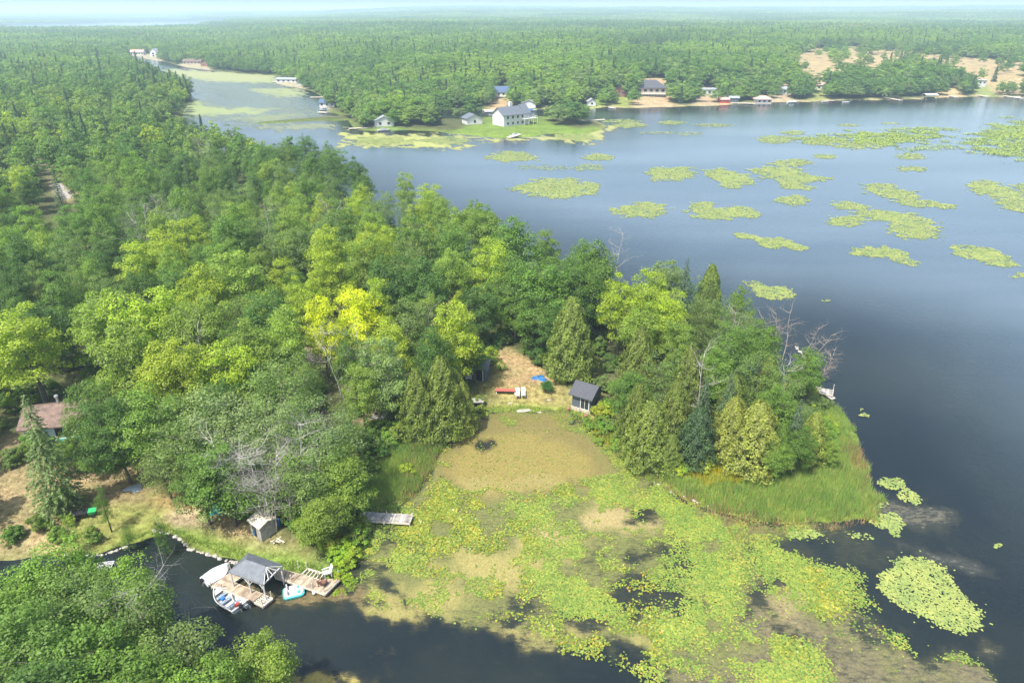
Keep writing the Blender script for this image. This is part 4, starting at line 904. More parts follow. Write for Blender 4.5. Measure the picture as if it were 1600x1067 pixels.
pads('yellow_lily_pads', X[yel], Y[yel], S[yel]*1.1, M['pady'], 'yellowing lily pads in dense beds on the pond', .2)
print('pads', len(X))
PATCH = [(868, 294, 66, 15, 0, 1), (802, 245, 38, 8, 0, .95), (935, 246, 24, 5, 0, .9), (922, 262, 24, 5, 0, .4), (1001, 329, 41, 12, 0, .95), (1047, 271, 39, 11, 0, 1), (1130, 273, 32, 9, .1, 1), (1150, 280, 28, 8, .1, 1), (1140, 289, 20, 5, .1, 1), (1098, 320, 20, 5, 0, 1), (1112, 334, 36, 10, .1, 1), (1160, 331, 28, 9, .15, 1),
         (1168, 370, 22, 4, .15, .95), (1210, 379, 32, 8, .1, 1), (1240, 385, 22, 6, .25, .9), (1205, 457, 37, 10, .1, 1), (1185, 445, 20, 5, .2, .5), (1237, 255, 32, 6, 0, .95), (1215, 267, 40, 6, 0, .95), (1235, 278, 40, 10, .1, 1), (1275, 279, 25, 4, 0, .9), (1245, 292, 28, 5, .1, .9), (1235, 313, 26, 8, 0, .95), (1290, 245, 20, 4, 0, .9),
         (1378, 292, 32, 5, .05, .9), (1400, 304, 42, 9, .1, 1), (1440, 318, 42, 6, .1, .9), (1480, 323, 20, 4, 0, .9), (1328, 322, 30, 6, .1, .9), (1325, 345, 30, 8, 0, 1), (1375, 337, 38, 9, .1, .85), (1420, 345, 45, 12, .2, .85), (1425, 362, 40, 11, .1, .9), (1372, 396, 40, 9, 0, 1), (1408, 405, 26, 8, .25, .8), (1525, 395, 42, 10, .1, 1), (1555, 405, 35, 9, .15, .95), (1598, 431, 20, 5, 0, .9),
         (1540, 289, 28, 7, 0, 1), (1560, 300, 46, 9, .1, 1), (1590, 318, 34, 13, .15, 1), (1600, 290, 20, 4, 0, .9), (1425, 264, 26, 4, 0, .9), (1425, 245, 24, 5, 0, .8), (1215, 218, 32, 6, 0, .95), (1240, 208, 18, 4, 0, .9), (1290, 220, 40, 7, 0, .9), (1340, 228, 40, 5, 0, .9), (985, 196, 25, 4, 0, .9), (1050, 192, 20, 3, 0, .8), (970, 190, 28, 3, 0, .7), (1075, 209, 20, 3, 0, .3), (1115, 196, 30, 3, 0, .5), (1030, 208, 30, 2.5, 0, .3), (1325, 196, 15, 2, 0, .8), (1390, 193, 12, 1.6, 0, .6),
         (1350, 650, 8, 3, 0, .8), (1345, 640, 3, 2, 0, .5), (1558, 853, 9, 4, 0, .8), (1395, 757, 22, 9, .2, 1), (1420, 775, 20, 10, .5, .9), (1385, 812, 28, 14, .1, .95), (1345, 838, 20, 4, .1, .6), (1400, 830, 12, 8, .8, .7), (1290, 470, 6, 1.5, 0, .5), (1375, 790, 16, 6, 0, .8), (850, 262, 40, 4, 0, .25), (1260, 833, 34, 8, 0, .8), (700, 220, 40, 6, 0, .7), (900, 214, 30, 6, .0, .9), (600, 222, 50, 7, 0, .6)]
XS = []; YS = []; SS = []
def scatter_poly(q, dens, sz, seed, amp=.55):
    r = np.random.default_rng(seed); x0, y0 = q.min(0); x1, y1 = q.max(0); w = max(x1-x0, y1-y0); x0 -= w*.15; x1 += w*.15; y0 -= w*.15; y1 += w*.15
    n = int((x1-x0)*(y1-y0)*dens*2.7/(sz*sz*2.6)); n = min(n, 80000)
    X = r.uniform(x0, x1, n); Y = r.uniform(y0, y1, n); f = max(2., w*.12)
    d = sdf(q, X, Y)+(fbm(X/f, Y/f, 36)-.5)*w*amp; rag = fbm(X/(f*.35), Y/(f*.35), 37)
    ok = r.random(n) < (sst(-w*.02, w*.06, d)*.985+.015*sst(-w*.12, 0, d))*sst(.34, .48, rag+dens*.13); return X[ok], Y[ok]
for i, (cx_, cy_, rx, ry, rot, dn) in enumerate(PATCH):
    q = ell(cx_, cy_, rx, ry, rot=rot); dist = math.hypot(*at(cx_, cy_)); sz = max(.15, dist/850)
    X, Y = scatter_poly(q, dn, sz, 400+i); XS.append(X); YS.append(Y); SS.append(np.full(len(X), sz)*np.random.default_rng(i).uniform(.7, 1.15, len(X)))
q = atp([(1368, 900), (1395, 875), (1440, 868), (1480, 885), (1488, 905), (1520, 940), (1550, 985), (1500, 993), (1455, 975), (1400, 945), (1375, 925)])
X, Y = scatter_poly(q, 1.1, .125, 499, .12); XS.append(X); YS.append(Y); SS.append(np.random.default_rng(9).uniform(.08, .15, len(X)))
X = np.concatenate(XS); Y = np.concatenate(YS); S = np.concatenate(SS); ok = sdf(near_land, X, Y) < 0; X, Y, S = X[ok], Y[ok], S[ok]
pads('lily_patches', X, Y, S, M['padf'], 'pale green patches of lily pads scattered over the open lake', .05, 6); print('patch pads', len(X))
XS = []; YS = []
for i, (q, dn) in enumerate(((atp([(1290, 210), (1340, 206), (1400, 205), (1450, 208), (1480, 215), (1470, 222), (1400, 228), (1340, 224)]), .9), (atp([(1390, 200), (1470, 198), (1490, 202), (1460, 208), (1400, 207)]), .6), (atp([(1510, 212), (1560, 205), (1620, 210), (1680, 240), (1600, 250), (1540, 240)]), .8), (atp([(1570, 190), (1640, 180), (1700, 200), (1620, 215), (1560, 205)]), .8), (atp([(1390, 232), (1480, 225), (1500, 232), (1430, 238)]), .35), (atp([(1235, 215), (1300, 212), (1330, 222), (1260, 226)]), .3))):
    X, Y = scatter_poly(q, dn, .30, 600+i); XS.append(X); YS.append(Y)
r = np.random.default_rng(3); X = np.concatenate(XS); Y = np.concatenate(YS)
pads('marsh_grass', X, Y, r.uniform(.18, .34, len(X)), M['padg'], 'bright green marsh grass standing in the lake on the right', .18, 5, .1)
# sticks and stalks lying in the weed
# ------------------------------------------------------------------ buildings
def window(root, x, z, w, h, y0, side='front', pane=True, frame='white', name='window', split=1, W=0):
    t = .12
    def bx(mb, a0, a1, d0, d1, c0, c1):
        if side == 'front': mb.box(a0, a1, y0-d1, y0-d0, c0, c1)
        else: mb.box(W+d0, W+d1, a0, a1, c0, c1)
    f = MB()
    bx(f, x-w/2-t, x+w/2+t, .002, .05, z-h/2-t, z+h/2+t); fo = f.build(name, M[frame], root)
    for k in range(split):
        a = x-w/2+w*k/split+(.04 if k else 0); b_ = x-w/2+w*(k+1)/split-(.04 if k < split-1 else 0)
        g = MB(); bx(g, a, b_, .03, .065, z-h/2, z+h/2); g.build('pane', M['glass'], fo)
    return fo
def gable_roof(root, w, d, zh, rh, axis, ov, mat, th=.16, asym=0, name='roof'):
    mb = MB()
    if axis == 'x':
        for s in (-1, 1):
            e = (s*(d/2+ov)); ze = zh-rh*ov/(d/2)
            mb.thick([(-w/2-ov, e, ze), (w/2+ov, e, ze), (w/2+ov, 0, zh+rh), (-w/2-ov, 0, zh+rh)], (0, 0, th))
    else:
        for s in (-1, 1):
            e = (s*(w/2+ov)); ze = zh-rh*ov/(w/2)
            mb.thick([(e, -d/2-ov, ze), (e, d/2+ov, ze), (0, d/2+ov, zh+rh), (0, -d/2-ov, zh+rh)], (0, 0, th))
    return mb.build(name, M[mat], root)
def hip_roof(root, w, d, zh, rh, ov, mat):
    mb = MB(); a, b_ = w/2+ov, d/2+ov; r = max(0.2, a-b_)
    B = [(-a, -b_, zh), (a, -b_, zh), (a, b_, zh), (-a, b_, zh)]; T = [(-r, 0, zh+rh), (r, 0, zh+rh)]
    mb.v += B+T+[(x, y, z-.18) for x, y, z in B]
    mb.f += [(0, 1, 5, 4), (1, 2, 5), (2, 3, 4, 5), (3, 0, 4), (6, 7, 1, 0), (7, 8, 2, 1), (8, 9, 3, 2), (9, 6, 0, 3), (9, 8, 7, 6)]
    return mb.build('roof', M[mat], root)
def walls(root, w, d, zh, rh, axis, mat, z0=-1.5):
    mb = MB()
    if axis == 'x': pr = [(-d/2, z0), (d/2, z0), (d/2, zh), (0, zh+rh), (-d/2, zh)]; mb.thick([(-w/2, y, z) for y, z in pr], (w, 0, 0))
    elif axis == 'y': pr = [(-w/2, z0), (w/2, z0), (w/2, zh), (0, zh+rh), (-w/2, zh)]; mb.thick([(x, -d/2, z) for x, z in pr], (0, d, 0))
    else: mb.box(-w/2, w/2, -d/2, d/2, z0, zh)
    return mb.build('wall', M[mat], root)
def house(name, label, cat, px, py, w, d, zh, rh, axis, wall, roof, rz=0, ov=.5, wins=(), door=None, base=None, group=None, chim=None, lift=0, zat=None, deck=None):
    x, y, z = gat(px, py)
    y += d/2*math.cos(rz); x -= d/2*math.sin(rz)
    root = empty(name, (x, y, z+lift), rz, label, cat, group)
    walls(root, w, d, zh, rh if axis in 'xy' else 0, axis, wall)
    if axis == 'hip': hip_roof(root, w, d, zh, rh, ov, roof)
    elif axis == 'flat':
        MB().box(-w/2-ov, w/2+ov, -d/2-ov, d/2+ov, zh+.002, zh+.25).build('roof', M[roof], root)
    else: gable_roof(root, w, d, zh, rh, axis, ov, roof)
    for (wx, wz, ww, wh) in wins: window(root, wx, wz, ww, wh, -d/2)
    if door: MB().box(door[0]-.45, door[0]+.45, -d/2-.05, -d/2-.002, .05, 2.1).build('door', M[door[1]], root)
    if base: MB().box(-w/2-.12, w/2+.12, -d/2-.12, d/2+.12, -1.5, base).build('base', M['stone'], root)
    if chim: MB().box(chim[0]-.35, chim[0]+.35, -.35, .35, zh+rh*.3, zh+rh+chim[1]).build('chimney', M['stone'], root)
    if deck:
        dz, dd = deck; db = MB().box(-w/2, w/2, -d/2-dd, -d/2-.07, dz-.18, dz); db.build('deck', M['timber'], root)
        rl = MB()
        for zz in (dz+.5, dz+1.0): rl.box(-w/2, w/2, -d/2-dd, -d/2-dd+.07, zz-.06, zz)
        for k in range(int(w/1.8)+1): xx = -w/2+.05+k*(w-.1)/int(w/1.8); rl.box(xx-.05, xx+.05, -d/2-dd+.001, -d/2-dd+.1, -1.5, dz+1.0)
        rl.build('railing', M['white'], root)
    return root
G_ = 'cottages across the lake'
# grey cabin at the clearing
z = gz1(*at(908, 642)); fl_ = at(893.5, 638, z); fr_ = at(921.5, 647, z); rz = math.atan2(fr_[1]-fl_[1], fr_[0]-fl_[0]); w = math.hypot(fr_[0]-fl_[0], fr_[1]-fl_[1]); d = 3.3
print('shed', w, math.degrees(rz), fl_, fr_)
cx_ = (fl_[0]+fr_[0])/2-math.sin(rz)*d/2; cy_ = (fl_[1]+fr_[1])/2+math.cos(rz)*d/2
root = empty('lakeside_cabin', (cx_, cy_, z), rz, 'small dark grey cabin with white framed glass doors at the head of the pond', 'cabin')
walls(root, w, d, 2.55, 1.0, 'x', 'sid_dark', .3); gable_roof(root, w, d, 2.55, 1.0, 'x', .42, 'shingle_dk')
window(root, w*.20, 1.42, 1.15, 1.65, -d/2, split=2, name='glass_door'); window(root, 0, 1.5, .8, .9, 0, 'right', W=w/2, frame='sid_dark')
MB().box(-w/2-.1, w/2+.1, -d/2-.1, d/2+.1, -.8, .45).build('stone_base', M['stone'], root)
for i, (px, py) in enumerate([(888, 641), (915, 652)]):
    q = at(px, py, z); rt = empty('stone_post', (q[0], q[1], gz1(*q)), 0, ['stubby stone post left of the cabin', 'stubby stone post under the cabin glass doors'][i], 'post', 'stone posts at the cabin')
    b_ = MB(); b_.loft([[(a*math.cos(t), a*math.sin(t), zz) for t in np.linspace(0, 6.283, 9)[:-1]] for a, zz in ((.22, -.3), (.20, .35), (.13, .42), (.26, .5), (.26, .62), (.08, .72))]); b_.build('shaft', M['redbrown'], rt)
# dark shack at the left of the clearing
z = gz1(*at(748, 594)); x, y = at(746, 594, z); root = empty('dark_shack', (x, y+1.2, z), R(-12), 'dark shack with open doorway half hidden by trees left of the clearing', 'shack')
walls(root, 3.2, 2.4, 2.2, .7, 'x', 'sid_dark'); gable_roof(root, 3.2, 2.4, 2.2, .7, 'x', .4, 'shingle_gr')
MB().box(.1, 1.0, -1.25, -1.202, .05, 2.0).build('doorway', M['black'], root)  # black panel on the solid wall, painted for the dark inside
MB().box(1.05, 1.15, -1.28, -1.202, .0, 2.1).build('door_post', M['white'], root); MB().box(-1.55, -.6, -1.28, -1.202, .1, .9).build('panel', M['white'], root)
# brown roofed cottage on the left
z = gz1(*at(95, 690)); x, y = at(92, 690, z); root = empty('cottage', (x, y+3, z), R(12), 'brown roofed cottage with pale blue walls half hidden by trees at the left', 'cottage')
walls(root, 8.4, 5.6, 2.5, 1.25, 'x', 'sid_blue'); gable_roof(root, 8.4, 5.6, 2.5, 1.25, 'x', .55, 'roof_brown')
window(root, -.3, 1.35, .9, 1.3, -2.8); window(root, -2.6, 1.4, 1.0, .9, -2.8)
MB().box(.9, 4.15, -2.84, -2.802, .2, 2.2).build('veranda_boards', M['tan'], root)
for k in range(5): pass
MB().tube((-.8, .3, 3.1), (-.8, .3, 4.8), .16, .16, 10).tube((-.8, .3, 4.8), (-.8, .3, 5.0), .28, .22, 10).build('chimney_pipe', M['metal'], root)
b_ = MB(); b_.box(.2, 4.4, -4.3, -2.85, .35, .5)
for xx in (.3, 2.3, 4.3): b_.box(xx-.06, xx+.06, -4.28, -4.18, -1, 1.3)
b_.box(.2, 4.4, -4.3, -4.2, 1.2, 1.3); b_.build('veranda', M['sid_blue'], root)
MB().box(.25, 4.35, -4.34, -4.302, .5, 1.19).build('veranda_panel', M['tarp_g'], root)
# antenna on a mast
x, y = at(72, 640); root = empty('television_antenna', (x, y, gz1(x, y)), R(30), 'old metal antenna on a mast between the trees above the cottage', 'antenna')
MB().tube((0, 0, 0), (0, 0, 9.5), .05, .04, 6).build('mast', M['metal'], root); b_ = MB().tube((-1.4, 0, 9.4), (1.4, 0, 9.4), .03, .03, 5)
for k in range(7): b_.tube((-1.3+k*.43, -.9+k*.07, 9.45), (-1.3+k*.43, .9-k*.07, 9.45), .018, .018, 4)
b_.build('aerial', M['metal'], root)
# plank shed on the left lawn
z = gz1(*at(412, 838)); x, y = at(413, 832, z); root = empty('plank_shed', (x, y, z), R(-38), 'small weathered plank shed with open doorway beside the bare tree', 'shed')
walls(root, 1.9, 1.8, 1.75, .35, 'x', 'plank_gr', -.2); gable_roof(root, 1.9, 1.8, 1.75, .35, 'x', .18, 'timber', .08)
MB().box(-.55, .15, -.93, -.902, .05, 1.45).build('doorway', M['black'], root); MB().box(-.45, -.1, -.97, -.935, .15, .9).build('blue_bundle', M['tarp_b'], root)  # doorway is a flat black panel standing for the shaded inside
b_ = MB()
for (p, q) in (((.9, -1.0, 0), (1.3, -1.9, .9)), ((1.4, -.3, 0), (1.0, -1.4, .05)), ((1.1, -.6, .05), (2.1, -1.3, .1)), ((.6, -1.1, .08), (1.7, -1.2, .1))): b_.bar(p, q, .14, .04)
tag(b_.build('loose_planks', M['timber'], None, (x+.5, y-.3, z)), 'loose planks leaning and lying beside the plank shed', 'planks')
x, y = at(436, 829); rt = empty('blue_barrel', (x, y, gz1(x, y)), 0, 'blue barrel standing between the plank shed and the bare tree', 'barrel')
MB().loft([[(a*math.cos(t), a*math.sin(t), zz) for t in np.linspace(0, 6.283, 13)[:-1]] for a, zz in ((.26, 0), (.29, .1), (.3, .3), (.29, .5), (.3, .55), (.29, .8), (.25, .86))]).build('drum', M['bluep'], rt)

# far cottages
def ws(n, w, z, ww, wh): return [(-w/2+(k+.5)*w/n, z, ww, wh) for k in range(n)]
# big white chalet on the spit
zc_ = gz1(*at(798, 197)); x, y = at(795, 197, zc_); root = empty('white_chalet', (x, y+5, zc_), R(38), 'big white chalet with grey roof and glazed gable on the grassy spit', 'house', G_)
walls(root, 13, 9, 5.2, 3.0, 'x', 'white'); gable_roof(root, 13, 9, 5.2, 3.0, 'x', .6, 'shingle_gr')
# glazed gable wing pointing to the lake on the right
b_ = MB(); pr = [(-4.2, -1.5), (4.2, -1.5), (4.2, 5.4), (0, 8.7), (-4.2, 5.4)]; b_.thick([(6.502, y_, z_) for y_, z_ in pr], (3.0, 0, 0)); b_.build('gable_wing', M['white'], root)
b_ = MB()
for s in (-1, 1): b_.thick([(5.8, s*4.9, 4.86), (10.2, s*4.9, 4.86), (10.2, 0, 8.72), (5.8, 0, 8.72)], (0, 0, .2))
b_.build('gable_roof', M['shingle_gr'], root)
for (yc, zb, zt, ww) in ((-2.4, 4.0, 5.6, 1.3), (-.8, 4.0, 7.2, 1.3), (.8, 4.0, 7.2, 1.3), (2.4, 4.0, 5.6, 1.3), (-2.2, .3, 2.2, 1.6), (0, .3, 2.2, 1.6), (2.2, .3, 2.2, 1.6)):
    MB().box(9.504, 9.55, yc-ww/2, yc+ww/2, zb, zt).build('window', M['glass'], root)
for xx in (-4, -1, 2, 4.8): window(root, xx, 3.9, 1.1, 1.2, -4.5); window(root, xx, 1.2, 1.1, 1.1, -4.5)
b_ = MB().box(9.56, 12.2, -5.5, 5.5, 2.75, 2.95); b_.box(4.0, 12.2, -7.2, -5.51, 2.75, 2.95); b_.build('balcony', M['white'], root)
b_ = MB()
for yy in np.linspace(-7.1, 5.4, 8): b_.box(12.05, 12.2, yy-.07, yy+.07, -1, 3.9)
b_.box(12.08, 12.17, -7.2, 5.5, 3.8, 3.9)
for xx in (4.1, 6.8, 9.5): b_.box(xx-.07, xx+.07, -7.2, -7.05, -1, 3.9)
b_.box(4, 12.2, -7.17, -7.08, 3.8, 3.9); b_.build('railing', M['white'], root)
MB().box(1.2, 2.6, .6, 2.0, 7.0, 10.2).build('chimney', M['white'], root)
house('white_garage', 'white garage with grey gable roof left of the big chalet', 'garage', 742, 195, 8, 7, 2.8, 1.8, 'y', 'white', 'shingle_gr', R(25), wins=[(0, 1.4, 1.2, 1.2)], group=G_)
house('blue_roofed_house', 'white house with dark blue roof up the slope behind the chalet', 'house', 783, 153, 12, 8, 3.4, 2.8, 'x', 'cream', 'roof_blue', R(4), wins=ws(4, 12, 2., 1.2, 1.3), chim=(-4.5, 1), deck=(.9, 2), group=G_)
house('grey_boathouse', 'small grey boathouse on the channel behind the chalet', 'boathouse', 826, 170, 8, 6, 2.8, 1.6, 'y', 'white', 'shingle_lt', R(-8), wins=[(-1.8, 1.4, 1.2, 1.2)], group=G_)
house('hidden_cottage', 'small grey white cottage half hidden by willows on the left spit', 'cottage', 601, 198, 9, 6, 2.6, 2.0, 'y', 'white', 'shingle_lt', R(15), wins=[(-2, 1.4, 1.2, 1.2), (2, 1.4, 1.2, 1.2)], group=G_)
house('white_hut', 'tiny white hut in the trees left of the willow spit cottage', 'hut', 576, 193, 5, 4, 2.2, 1., 'x', 'white', 'shingle_lt', R(5), wins=[(0, 1.3, 1., .9)], group=G_)
house('channel_cottage', 'white cottage with blue grey roof by the channel dock', 'cottage', 511, 168, 9, 6, 2.6, 1.6, 'x', 'white', 'roof_blue', R(-6), wins=ws(3, 9, 1.5, 1.2, 1.1), group=G_)
house('pale_house', 'pale house with light roof in the trees above the white shore hut', 'house', 905, 151, 10, 7, 3, 2., 'x', 'cream', 'shingle_lt', R(3), wins=ws(3, 10, 1.6, 1.3, 1.2), group=G_)
house('shore_hut', 'small white hut at the waterline left of the reddish cottage', 'hut', 925, 166, 4.5, 4, 2.6, 1.4, 'y', 'white', 'shingle_lt', R(5), wins=[(0, 1.4, 1.2, 1.)], group=G_)
house('reddish_cottage', 'reddish brown cottage on the bank left of the black roofed house', 'cottage', 966, 152, 10, 7, 4.0, 2.0, 'y', 'redbrown', 'roof_brown', R(4), wins=[(-2.5, 2.6, 1.4, 1.2), (2.5, 2.6, 1.4, 1.2), (0, .8, 2, 1.2)], group=G_)
house('brown_annex', 'low brown annex just right of the reddish cottage', 'annex', 981, 151, 5.5, 5, 2.4, 1., 'x', 'tan', 'roof_brown', 0, wins=[(0, 1.4, 1.4, 1.)], group=G_)
house('black_roofed_house', 'large house with black hipped roof and deck high above the far shore', 'house', 1017, 150, 18, 12, 4.6, 4.2, 'hip', 'tan', 'shingle_dk', R(-4), ov=1.0, wins=ws(5, 18, 3.0, 2.0, 1.7), chim=(-2, .3), deck=(1.2, 3.2), group=G_)
house('white_bungalow', 'long white bungalow with pale flat roof above the rocky bank', 'bungalow', 1101, 149, 15, 8, 3.2, .6, 'x', 'white', 'shingle_lt', R(2), wins=ws(5, 15, 1.8, 1.7, 1.2), group=G_)
house('yellow_bungalow', 'small cream bungalow half hidden left of the long white one', 'bungalow', 1085, 142, 7, 6, 3, .8, 'x', 'cream', 'white', 0, wins=ws(2, 7, 1.8, 1.4, 1.1), group=G_)
house('pale_shed', 'pale grey shed right of the long white bungalow', 'shed', 1129, 155, 5, 5, 3.6, .8, 'y', 'cream', 'shingle_lt', R(5), wins=[(0, 2, 1.4, 1.)], group=G_)
house('red_boathouse', 'little red boathouse at the water below the bungalows', 'boathouse', 1132, 161, 5.5, 4, 1.9, .9, 'x', 'red', 'roof_pink', R(2), wins=[(-1, 1.1, 1., .8)], group=G_)
house('grey_boathouse', 'grey shore shed between the red boathouse and the pink roofed one', 'boathouse', 1147, 160, 5.5, 4, 2.4, .8, 'x', 'sid_dark', 'shingle_lt', 0, wins=[(0, 1.2, 1.4, .9)], group=G_)
house('white_cottage', 'white cottage in the trees above the red boathouse', 'cottage', 1140, 142, 7, 6, 2.8, 1.6, 'x', 'white', 'shingle_lt', R(4), wins=ws(2, 7, 1.5, 1.2, 1.1), group=G_)
house('grey_roofed_cottage', 'white cottage with grey roof above the pink roofed boathouse', 'cottage', 1170, 145, 9, 7, 4.4, 1.6, 'x', 'white', 'shingle_gr', R(3), wins=ws(3, 9, 2.9, 1.3, 1.1), group=G_)
house('pink_boathouse', 'cream boathouse with pink roof standing at the water', 'boathouse', 1194, 162, 9, 6, 2.4, 1.8, 'hip', 'cream', 'roof_pink', R(2), ov=.8, wins=ws(3, 9, 1.3, 1.3, 1.0), group=G_)
house('blue_grey_cottage', 'blue grey cottage on the bare bank right of the pink roof', 'cottage', 1219, 148, 9, 6, 3, 1.4, 'x', 'sid_blue', 'shingle_lt', R(3), wins=ws(3, 9, 1.6, 1.2, 1.1), group=G_)
house('long_low_house', 'long low house with pinkish roof left of the big round maple', 'house', 1276, 141, 17, 8, 3, 1.2, 'x', 'cream', 'roof_pink', R(-3), wins=ws(6, 17, 1.6, 1.4, 1.2), group=G_)
house('field_side_barn', 'white building behind the right hand shore trees', 'building', 1530, 137, 9, 7, 4.5, .6, 'flat', 'white', 'white', R(3), wins=ws(3, 9, 3, 1.4, 1.), group=G_)
house('small_white_shed', 'small white shed by the bare bank right of the covered boat lift', 'shed', 1474, 137, 6, 5, 2.4, 1.2, 'x', 'white', 'shingle_lt', R(10), wins=[(0, 1.2, 1.2, 1.)], group=G_)
house('channel_head_house', 'pale two part house at the head of the left channel', 'house', 214, 87, 16, 9, 4, 2.5, 'x', 'cream', 'roof_pink', R(6), wins=ws(5, 16, 2, 1.8, 1.4), group=G_)
house('white_gabled_house', 'bright white gabled house right of the channel head', 'house', 240, 89, 9, 9, 5, 4, 'y', 'white', 'shingle_lt', R(-10), wins=[(0, 3.5, 2.5, 2), (0, 1, 2.5, 1.4)], group=G_)
house('channel_lodge', 'low brown lodge on the right bank of the far channel', 'lodge', 300, 101, 18, 8, 3, 2, 'x', 'tan', 'roof_brown', R(4), wins=ws(5, 18, 1.6, 1.6, 1.2), group=G_)
house('channel_cabin', 'reddish cabin right of the low lodge on the far channel', 'cabin', 322, 104, 11, 8, 3.4, 2.4, 'y', 'redbrown', 'roof_brown', R(-5), wins=[(-2.4, 1.6, 1.6, 1.3), (2.4, 1.6, 1.6, 1.3)], group=G_)
house('channel_boathouse', 'long white boathouse on the bend of the channel', 'boathouse', 447, 129, 16, 7, 2.2, 1.0, 'x', 'white', 'shingle_lt', R(-6), wins=ws(4, 16, 1.1, 1.6, 1.), group=G_)
house('channel_shed', 'small white shed right of the long channel boathouse', 'shed', 472, 134, 7, 5, 2.2, .9, 'x', 'white', 'shingle_gr', 0, wins=[(0, 1.1, 1.4, 1.)], group=G_)

# ------------------------------------------------------------------ docks
def quad_deck(root, c, nplk, z=.55, open_=False, gap=.03, nj=5, mat='plank'):
    """c: four xy corners a b c d; boards run from side ab to side dc"""
    a, b_, c_, d_ = [np.array(p) for p in c]
    if not open_:
        mb = MB()
        for k in range(nplk):
            s0 = (k+gap)/nplk; s1 = (k+1-gap)/nplk
            mb.slab([a+(b_-a)*s0, a+(b_-a)*s1, d_+(c_-d_)*s1, d_+(c_-d_)*s0], z-.04, z+random.uniform(0, .012))
        mb.build('planks', M[mat], root)
    fr = MB(); P = [Vector((*p, z-.12)) for p in (a, b_, c_, d_)]
    for i in range(4): fr.bar(P[i], P[(i+1) % 4], .12, .20)
    if open_:
        for k in range(1, nj): s = k/nj; fr.bar(P[0]+(P[3]-P[0])*s, P[1]+(P[2]-P[1])*s, .09, .16)
    fr.build('frame', M['timber'], root)
def posts(root, pts, zt, r=.05, mat='timber', zb=-1.6, name='post'):
    for p in pts: MB().tube((p[0], p[1], zb), (p[0], p[1], zt), r, r, 7).build(name, M[mat], root)
A = lambda *q: [at(px, py, .5) for px, py in q]
dock = empty('covered_dock', (0, 0, 0), 0, 'wooden dock with grey gable roof over the boat slip', 'dock')
o_ = at(395, 915); dock.location = (0, 0, 0)
quad_deck(dock, A((330.8, 916), (362, 893), (378, 900.5), (348, 921)), 9)
quad_deck(dock, A((348.5, 920.6), (396, 940), (411, 928.5), (364.3, 909.5)), 16)
quad_deck(dock, A((396.4, 940.2), (411, 947), (426, 934.8), (411.6, 928.8)), 6, open_=True)
quad_deck(dock, A((430.5, 902), (456, 910), (470, 897.8), (423.5, 885.5)), 9)
quad_deck(dock, A((456.5, 910.3), (489, 921.6), (498.6, 907), (470.6, 898)), 11)
quad_deck(dock, A((489.5, 921.8), (507.5, 928.4), (532, 903.9), (499, 906.5)), 8)
quad_deck(dock, A((471, 897.3), (480.5, 888), (505.8, 895.6), (499, 906)), 8, open_=True)
er, rr2 = at(410.4, 911.4, 2.45), at(415.8, 886.5, 3.6); el_, rl_ = at(358.8, 892.5, 2.45), at(385, 874.5, 3.6)
print('gazebo', el_, er, rl_, rr2)
ex = np.array(er)-np.array(el_); L_ = np.linalg.norm(ex); ux = ex/L_; uy = np.array([-ux[1], ux[0]]); hw = 1.9
o0 = np.array(el_); ap = lambda s, t, z: (o0[0]+ux[0]*s+uy[0]*t, o0[1]+ux[1]*s+uy[1]*t, z)
hw = 1.25; ze, zr = 2.4, 3.15; s0, s1 = .95, 3.3; D2 = 2*hw
MB().thick([ap(-.12, -.12, ze), ap(L_+.1, -.12, ze), ap(s1, hw, zr), ap(s0, hw, zr)], (0, 0, .06)).build('roof', M['shingle_gr'], dock)
MB().thick([ap(L_+.1, D2+.12, ze), ap(-.12, D2+.12, ze), ap(s0, hw, zr), ap(s1, hw, zr)], (0, 0, .06)).build('roof', M['shingle_gr'], dock)
MB().thick([ap(-.12, D2+.12, ze), ap(-.12, -.12, ze), ap(s0, hw, zr)], (0, 0, .06)).build('roof', M['shingle_gr'], dock)
mb = MB()
for q in (0, .25, .5, .75, 1): mb.bar(ap(L_+.12, q*D2, ze-.02), ap(s1, hw, zr-.06), .06, .09)
for p_, q_ in (((0, 0), (L_, 0)), ((L_, 0), (L_, D2)), ((L_, D2), (0, D2)), ((0, D2), (0, 0))): mb.bar(ap(*p_, ze-.12), ap(*q_, ze-.12), .09, .12)
mb.build('rafters', M['white'], dock)
for s in (.02, L_*.55, L_-.02):
    for t in (0.02, D2-.02):
        p = ap(s, t, 0); MB().box(p[0]-.06, p[0]+.06, p[1]-.06, p[1]+.06, -1.5, ze-.19).build('post', M['white'], dock)
mb = MB()
for s, sg in ((.02, 1), (L_*.55, 1), (L_*.55, -1), (L_-.02, -1)): mb.bar(ap(s, .02, 1.6), ap(s+sg*.5, .02, 2.2), .06, .06)
mb.build('braces', M['white'], dock)
posts(dock, [at(*p, 0) for p in ((361, 893), (331, 920), (348, 925), (411, 950), (425, 938), (393, 922), (456, 912), (467, 890), (489, 925), (507, 931), (530, 905), (498, 905), (480, 892))], 1.15, .05)
